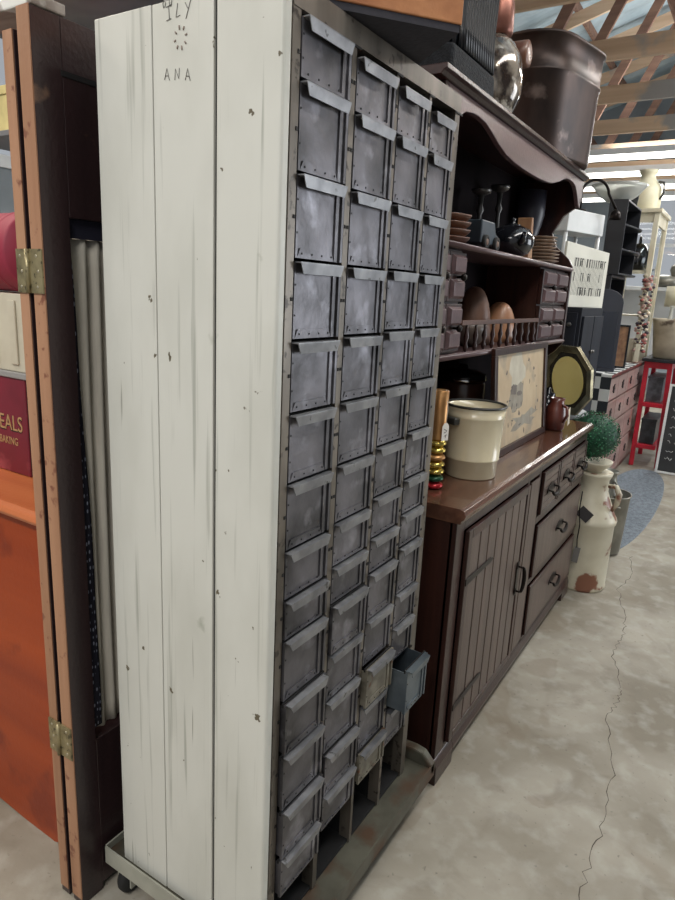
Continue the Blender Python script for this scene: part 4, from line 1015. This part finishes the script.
# second dresser with buffalo-check cloth
M_d2 = vwood('rosy_brown_face', (164, 140, 134), (126, 102, 96), .35, 1, 14, c3=(150, 82, 78), s3=3, t3=.6, coat=.2)
M_d2f = vwood('red_brown_frame', (112, 52, 46), (78, 34, 32), .35, 1, 20, coat=.2)
d2 = thing('star_knob_dresser', 'rosy-brown dresser with dark star knobs beyond the blue-grey rug', 'dresser', (-1.1, 6.2, 0))
D2X, DA, DB, DZ = -.86, 5.2, 7.25, .985
MB().box(-1.32, D2X-.012, DA, DB, .03, DZ-.025).build('body', M_d2f, d2, .003)
MB().box(-1.34, D2X+.02, DA-.02, DB+.02, DZ-.0245, DZ).build('top', M_d2f, d2, .005)
M_star = mat('star_iron', (52, 44, 44), None, .5, .5)
rws = [(.775, .945, 5), (.575, .76, 5), (.335, .56, 4), (.085, .32, 4)]
for z0, z1, nn in rws:
    for k in range(nn):
        wd = (DB-DA-.04)/nn; a = DA+.02+k*wd+.006; b_ = a+wd-.012
        d = MB().box(D2X-.0118, D2X+.004, a, b_, z0, z1).build('drawer', M_d2, d2, .002)
        if True:
            cyy, czz = (a+b_)/2, (z0+z1)/2
            pts = [((.038 if q % 2 == 0 else .018)*math.cos(q*PI/5)+cyy, (.038 if q % 2 == 0 else .018)*math.sin(q*PI/5)+czz) for q in range(10)]
            MB().prism(pts, D2X+.004, D2X+.012, 0).build('star_knob', M_star, d)
for y in (DA+.04, DB-.04):
    for x in (-1.28, D2X-.05): MB().lathe([(.025, 0), (.03, .0295)], (x, y, 0), 14).build('foot', M_d2f, d2)
M_chk = bpy.data.materials.new('buffalo_check'); M_chk.use_nodes = True; nt = M_chk.node_tree; b = nt.nodes['Principled BSDF']; b.inputs['Roughness'].default_value = .8
tc = nt.nodes.new('ShaderNodeTexCoord'); ck_ = nt.nodes.new('ShaderNodeTexChecker'); ck_.inputs['Scale'].default_value = 11; ck_.inputs['Color1'].default_value = lin((214, 216, 214)); ck_.inputs['Color2'].default_value = lin((40, 44, 50))
mpp = nt.nodes.new('ShaderNodeMapping'); mpp.inputs['Location'].default_value = (.37, .013, .017); nt.links.new(tc.outputs['Object'], mpp.inputs[0])
nt.links.new(mpp.outputs[0], ck_.inputs['Vector']); nt.links.new(ck_.outputs[0], b.inputs['Base Color'])
mb = MB(); mb.box(-1.2, D2X+.018, DA-.026, 6.45, DZ+.0005, DZ+.004); mb.box(-1.2, D2X+.018, DA-.026, DA-.0225, .70, DZ+.0005)
single(mb, 'check_cloth', M_chk, 'black and white buffalo-check cloth draped over the near end of the dresser', 'tablecloth', (-1.0, 5.9, DZ))
DT = DZ+.0045
# leaning tombstone-shaped board
mb = MB(); pts = [(-.13, 0), (.13, 0), (.13, .52)]+[(.13*math.cos(k*PI/10), .52+.10*math.sin(k*PI/10)) for k in range(1, 10)]+[(-.13, .52)]
mb.prism(pts, -.012, .012, 1)
T = Matrix.Translation((-.995, 5.36, DT+.001)) @ Matrix.Rotation(math.radians(12), 4, 'Z') @ Matrix.Rotation(math.radians(-4), 4, 'X')
tform(mb, T)
tb2 = thing('arched_board', 'dark slate arched board leaning on the dresser beside the small picture', 'board', (-.995, 5.36, DT))
mb.build('board', mat('slate_blue_paint', (46, 50, 62), (34, 38, 48), .45, 0, (5, 5, 3)), tb2, .004)
mb = MB(); mb.prism([(-.105, .03), (.105, .03), (.105, .45), (-.105, .45)], -.0145, -.0125, 1); part(tform(mb, T).build('inset', mat('navy_panel', (26, 34, 50), (18, 24, 36), .2, 0, (6, 6, 3), coat=.4), tb2), 'dark navy inset')
# bookcase on dresser carrying cubby
M_blackp = mat('black_paint', (34, 36, 42), (22, 24, 30), .4)
bk2 = thing('narrow_bookcase', 'narrow dark bookcase standing on the dresser below the black cubby', 'bookcase', (-1.12, 5.8, DT))
MB().box(-1.22, -1.20, 5.48, 6.10, DT, 1.72).box(-1.20, -1.0, 5.48, 5.50, DT, 1.72).box(-1.20, -1.0, 6.08, 6.10, DT, 1.72).box(-1.20, -1.0, 5.50, 6.08, 1.70, 1.72).build('carcass', M_blackp, bk2, .002)
for z in (DT+.001, 1.24, 1.47): MB().box(-1.20, -1.0, 5.50, 6.08, z, z+.016).build('shelf', M_blackp, bk2)
cb = thing('cubby_shelf', 'black three-compartment cubby with scalloped front on top of the narrow bookcase', 'shelf', (-1.05, 5.76, 1.7205))
zb = 1.7205
MB().box(-1.082, -1.07, 5.45, 6.08, zb, 2.26).box(-1.07, -.95, 5.45, 5.465, zb, 2.26).box(-1.07, -.95, 6.065, 6.08, zb, 2.26).box(-1.07, -.95, 5.465, 6.065, 2.245, 2.26).build('case', M_blackp, cb, .002)
for k in range(3):
    z = zb+k*.178
    MB().prism([(-1.07, 5.4655), (-.95, 5.4655), (-.915, 5.75), (-.895, 5.9), (-.93, 6.0645), (-1.07, 6.0645)], z, z+.012, 2).build('shelf', M_blackp, cb, .001)
# clear bowl on top of the cubby
M_clear = mat('milky_plastic', (232, 234, 228), (214, 216, 210), .2, 0, (4, 4, 4), coat=.5)
M_clear.node_tree.nodes['Principled BSDF'].inputs['Transmission Weight'].default_value = .5
mb = MB(); mb.lathe([(.07, 0), (.08, .008), (.14, .05), (.19, .11), (.205, .13), (.198, .132), (.18, .108), (.13, .05), (.075, .012), (.01, .010)], (-1.07, 5.67, 2.2605), 40)
single(mb, 'clear_bowl', M_clear, 'large milky clear plastic bowl on top of the black cubby', 'bowl', (-1.07, 5.67, 2.2605))
pb = thing('black_pan', 'black enamel pan resting behind the milky bowl on the cubby', 'pan', (-1.05, 5.985, 2.2605))
MB().lathe([(.07, 0), (.08, .10), (.10, .16), (.105, .165), (.095, .16), (.07, .1)], (-1.05, 5.985, 2.2605), 30).build('body', M_castiron, pb)
# small picture on dresser
pp = thing('small_picture', 'small dark-framed picture standing on the dresser beside the arched board', 'picture', (-.915, 5.80, DT))
mb = MB(); mb.box(-.975, -.962, 5.79, 5.81, DT, 1.34).box(-.868, -.855, 5.79, 5.81, DT, 1.34).box(-.962, -.868, 5.79, 5.81, DT, DT+.015).box(-.962, -.868, 5.79, 5.81, 1.325, 1.34); mb.build('frame', M_blackp, pp, .002)
MB().box(-.9615, -.8685, 5.797, 5.805, DT+.0155, 1.3245).build('print', mat('tan_print', (188, 146, 112), (140, 104, 84), .6, 0, (22, 22, 22)), pp)
# white glazed display cabinet on the dresser
M_dc = mat('cream_display_paint', (220, 214, 192), (200, 190, 164), .4, 0, (6, 6, 6))
dc = thing('display_cabinet', 'cream glazed display cabinet standing on the dresser behind the black cubby', 'cabinet', (-1.05, 6.7, DZ))
zq = DZ+.0005
for x in (-1.2, -.90):
    for y in (6.62, 7.22): MB().box(x-.022, x+.022, y-.022, y+.022, zq, 2.30).build('corner_post', M_dc, dc, .003)
MB().box(-1.24, -.86, 6.58, 7.26, 2.3005, 2.335).build('cornice', M_dc, dc, .004)
MB().box(-1.178, -.922, 6.61, 6.635, zq, 1.2).box(-1.178, -.922, 6.61, 6.635, 2.22, 2.30).box(-.9, -.89, 6.65, 7.19, zq, 1.15).box(-.91, -.885, 6.65, 7.19, 2.2, 2.30).box(-1.22, -1.21, 6.65, 7.19, zq, 2.3).build('rails', M_dc, dc, .002)
for z in (1.4, 1.8): MB().box(-1.2, -.915, 6.65, 7.19, z, z+.012).build('shelf', M_dc, dc)
MB().box(-.903, -.899, 6.65, 7.19, 1.16, 2.19).build('glass', glass('cab_glass', (235, 240, 240), .02), dc)
hd = thing('dark_bag', 'dark rounded handbag on the upper shelf of the display cabinet', 'bag', (-1.05, 6.85, 1.8125))
MB().lathe([(.06, 0), (.09, .02), (.1, .1), (.08, .2), (.05, .24)], (-1.04, 6.85, 1.8125), 20, sy=1.3).build('body', M_castiron, hd)
MB().tube([(-1.04, 6.79+.12*k/8, 2.04+.08*math.sin(PI*k/8)) for k in range(9)], .008, 8).build('strap', M_castiron, hd)
mk = thing('cream_milk_can', 'cream milk can standing on top of the display cabinet', 'milk can', (-1.06, 6.75, 2.336))
MB().lathe([(.13, 0), (.135, .01), (.135, .17), (.125, .20), (.07, .26), (.06, .30), (.075, .315), (.08, .34), (.02, .345)], (-1.04, 6.74, 2.336), 32).build('body', mat('yellow_cream_enamel', (236, 230, 202), (222, 214, 182), .35, 0, (6, 6, 6)), mk)
MB().tube([(-.94, 6.70, 2.57), (-.895, 6.68, 2.56), (-.885, 6.68, 2.48), (-.91, 6.69, 2.42)], .010, 8).build('handle', M_pewter, mk)
# garland of dried flowers hanging at the cabinet corner
gd = thing('flower_garland', 'hanging garland of pink, cream and dark dried flowers on the cream cabinet corner', 'garland', (-.86, 6.57, 1.0))
rr = random.Random(5)
cols_ = [(206, 192, 172), (150, 84, 80), (70, 60, 66), (190, 156, 146), (150, 140, 120)]
mb = MB()
for k in range(150):
    z = 1.08+rr.random()*.68; x = -.875+rr.uniform(-.05, .05); y = 6.545+rr.uniform(-.025, .02); r_ = rr.uniform(.009, .018)
    mb.mi = rr.randrange(5)
    mb.lathe([(r_*.3, -r_*.8), (r_*.9, -r_*.3), (r_, .1*r_), (r_*.6, .7*r_), (.1*r_, .9*r_)], (x, y, z), 7, wob=.2, wn=5)
mb.build('flowers', [mat('fl_%d' % i, c, None, .8) for i, c in enumerate(cols_)], gd)
part(MB().box(-.895, -.855, 6.512, 6.516, 1.0, 1.16).build('ribbon', M_ivory, gd), 'cream ribbon')

# red ladder stand, crock and lamp
M_redp2 = mat('bright_red_paint', (196, 34, 54), (166, 24, 44), .35, 0, (8, 8, 8), coat=.2)
rs_ = thing('red_stand', 'red painted open stand with black top at the far end of the rug', 'stand', (-.68, 6.98, 0))
for x, lx in ((-.80, .0), (-.575, .03)):
    for y in (6.70, 7.28):
        MB().hexa([(x-.02+lx*0-.0, y-.02, 0), (x+.02, y-.02, 0), (x+.02, y+.02, 0), (x-.02, y+.02, 0), (x-.02+lx*-1+.0, y-.02, 1.0), (x+.02-lx, y-.02, 1.0), (x+.02-lx, y+.02, 1.0), (x-.02-lx, y+.02, 1.0)]).build('leg', M_redp2, rs_, .003)
for z in (.18, .58): MB().box(-.78, -.61, 6.66, 7.32, z, z+.04).build('shelf', M_redp2, rs_, .003)
MB().box(-.82, -.585, 6.675, 7.305, .94, .999).build('apron', M_redp2, rs_)
MB().box(-.84, -.40, 6.62, 7.34, 1.0005, 1.03).build('top', M_blackp, rs_, .004)
for (x, z, c, lab) in ((-.70, .221, (60, 66, 70), 'dark lidded crate on the lower shelf of the red stand'), (-.70, .621, (96, 100, 108), 'grey lidded crate on the upper shelf of the red stand')):
    t = thing('storage_crate', lab, 'crate', (x, 6.95, z)); mm = mat('crate_%d' % c[0], c, tuple(v//2 for v in c), .4, 0, (14, 14, 14))
    MB().box(x-.07, x+.06, 6.72, 7.2, z, z+.22).build('body', mm, t, .004); MB().box(x-.075, x+.065, 6.715, 7.205, z+.2205, z+.24).build('lid', mm, t, .003)
ck2 = thing('cream_crock', 'big cream stoneware crock with dark smudges on the red stand', 'crock', (-.62, 6.86, 1.0305))
MB().lathe([(.15, 0), (.165, .01), (.20, .30), (.21, .33), (.215, .36), (.20, .362), (.19, .33), (.14, .02), (.01, .015)], (-.62, 6.86, 1.0305), 36).build('body', mat('stoneware', (206, 196, 176), (170, 158, 138), .5, 0, (5, 5, 8), c3=(110, 96, 84), s3=6, t3=.62), ck2)
for i, (x, y) in enumerate(((-.68, 6.80), (-.60, 6.78), (-.55, 6.85))):
    mb = MB(); mb.lathe([(.03, 0), (.032, .3), (.014, .38), (.014, .44), (.018, .445), (.018, .46)], (x, y, 1.05), 14)
    single(mb, 'glass_bottle', M_clear, ['leftmost milky bottle standing in the cream crock', 'middle milky bottle standing in the cream crock', 'rightmost milky bottle standing in the cream crock'][i], 'bottle', (x, y, 1.05), 'bottles in the crock')
lm = thing('table_lamp', 'lamp with cream drum shade behind the cream crock', 'lamp', (-.60, 7.17, 1.0305))
MB().lathe([(.07, 0), (.07, .015), (.02, .03), (.03, .15), (.015, .3), (.012, .5)], (-.60, 7.17, 1.0305), 20).build('base', M_pewter, lm)
part(MB().lathe([(.19, .47), (.19, .66), (.186, .66), (.186, .47)], (-.60, 7.17, 1.0305), 36).build('lamp_shade', mat('shade_cream', (240, 234, 214), (226, 218, 196), .7, 0, (4, 4, 4)), lm), 'cream drum shade')
# chalkboard poster on the floor
cbp = thing('chalkboard_sign', 'dark chalkboard sign with pale scrawls leaning at the right edge beside the red stand', 'sign', (-.3, 6.6, 0))
T = Matrix.Translation((-.55, 6.52, 0.006)) @ Matrix.Rotation(math.radians(-6), 4, 'X')
mb = MB().box(0, .56, 0, .02, .02, .80); tform(mb, T).build('board', mat('chalkboard', (48, 50, 52), (36, 38, 40), .5, 0, (6, 6, 6)), cbp)
mb = MB().box(-.022, 0, -.004, .022, 0, .82).box(.56, .582, -.004, .022, 0, .82).box(0, .56, -.004, .022, .80, .82).box(0, .56, -.004, .022, 0, .02); tform(mb, T).build('frame', M_wb, cbp, .002)
mb = MB(); rr = random.Random(9)
for r_ in range(9):
    z = .74-r_*.075; x = .04
    while x < .50:
        n_ = rr.randint(3, 6); pts = [(x+k*.012, -.0005, z+rr.uniform(-.018, .018)) for k in range(n_)]
        mb.mi = 1 if r_ in (5, 6) and rr.random() < .6 else 0
        mb.tube(pts, .003, 5); x += n_*.012+.02
tform(mb, T).build('chalk_marks', [mat('chalk', (176, 178, 176), None, .9), mat('chalk_red', (160, 90, 80), None, .9)], cbp)
# shelf far behind with a duck decoy
fb_ = thing('far_display_table', 'tall white table of oddments far behind the red stand', 'table', (-1.0, 8.3, 0))
MB().box(-1.6, -.3, 7.9, 8.6, 1.66, 1.70).build('top', M_wb, fb_, .003)
for x in (-1.56, -.34):
    for y in (7.94, 8.56): MB().box(x-.02, x+.02, y-.02, y+.02, 0, 1.66).build('leg', M_wb, fb_)
MB().box(-1.56, -.34, 8.54, 8.56, .9, 1.66).build('back', M_wb, fb_)
dk2 = thing('duck_decoy', 'grey duck decoy facing right on the far white table', 'decoy', (-.86, 8.0, 1.7005))
MB().lathe([(.02, 0), (.09, .02), (.11, .06), (.09, .11), (.02, .13)], (-.92, 8.0, 1.7005), 20, sx=1.5).build('body', M_galv, dk2)
MB().lathe([(.03, .09), (.045, .14), (.06, .18), (.05, .225), (.015, .24)], (-.82, 8.0, 1.7005), 16).build('head', M_galv, dk2)
MB().tube([(-.775, 8.0, 1.885), (-.72, 8.0, 1.875)], .014, 8).build('bill', M_pewter, dk2)
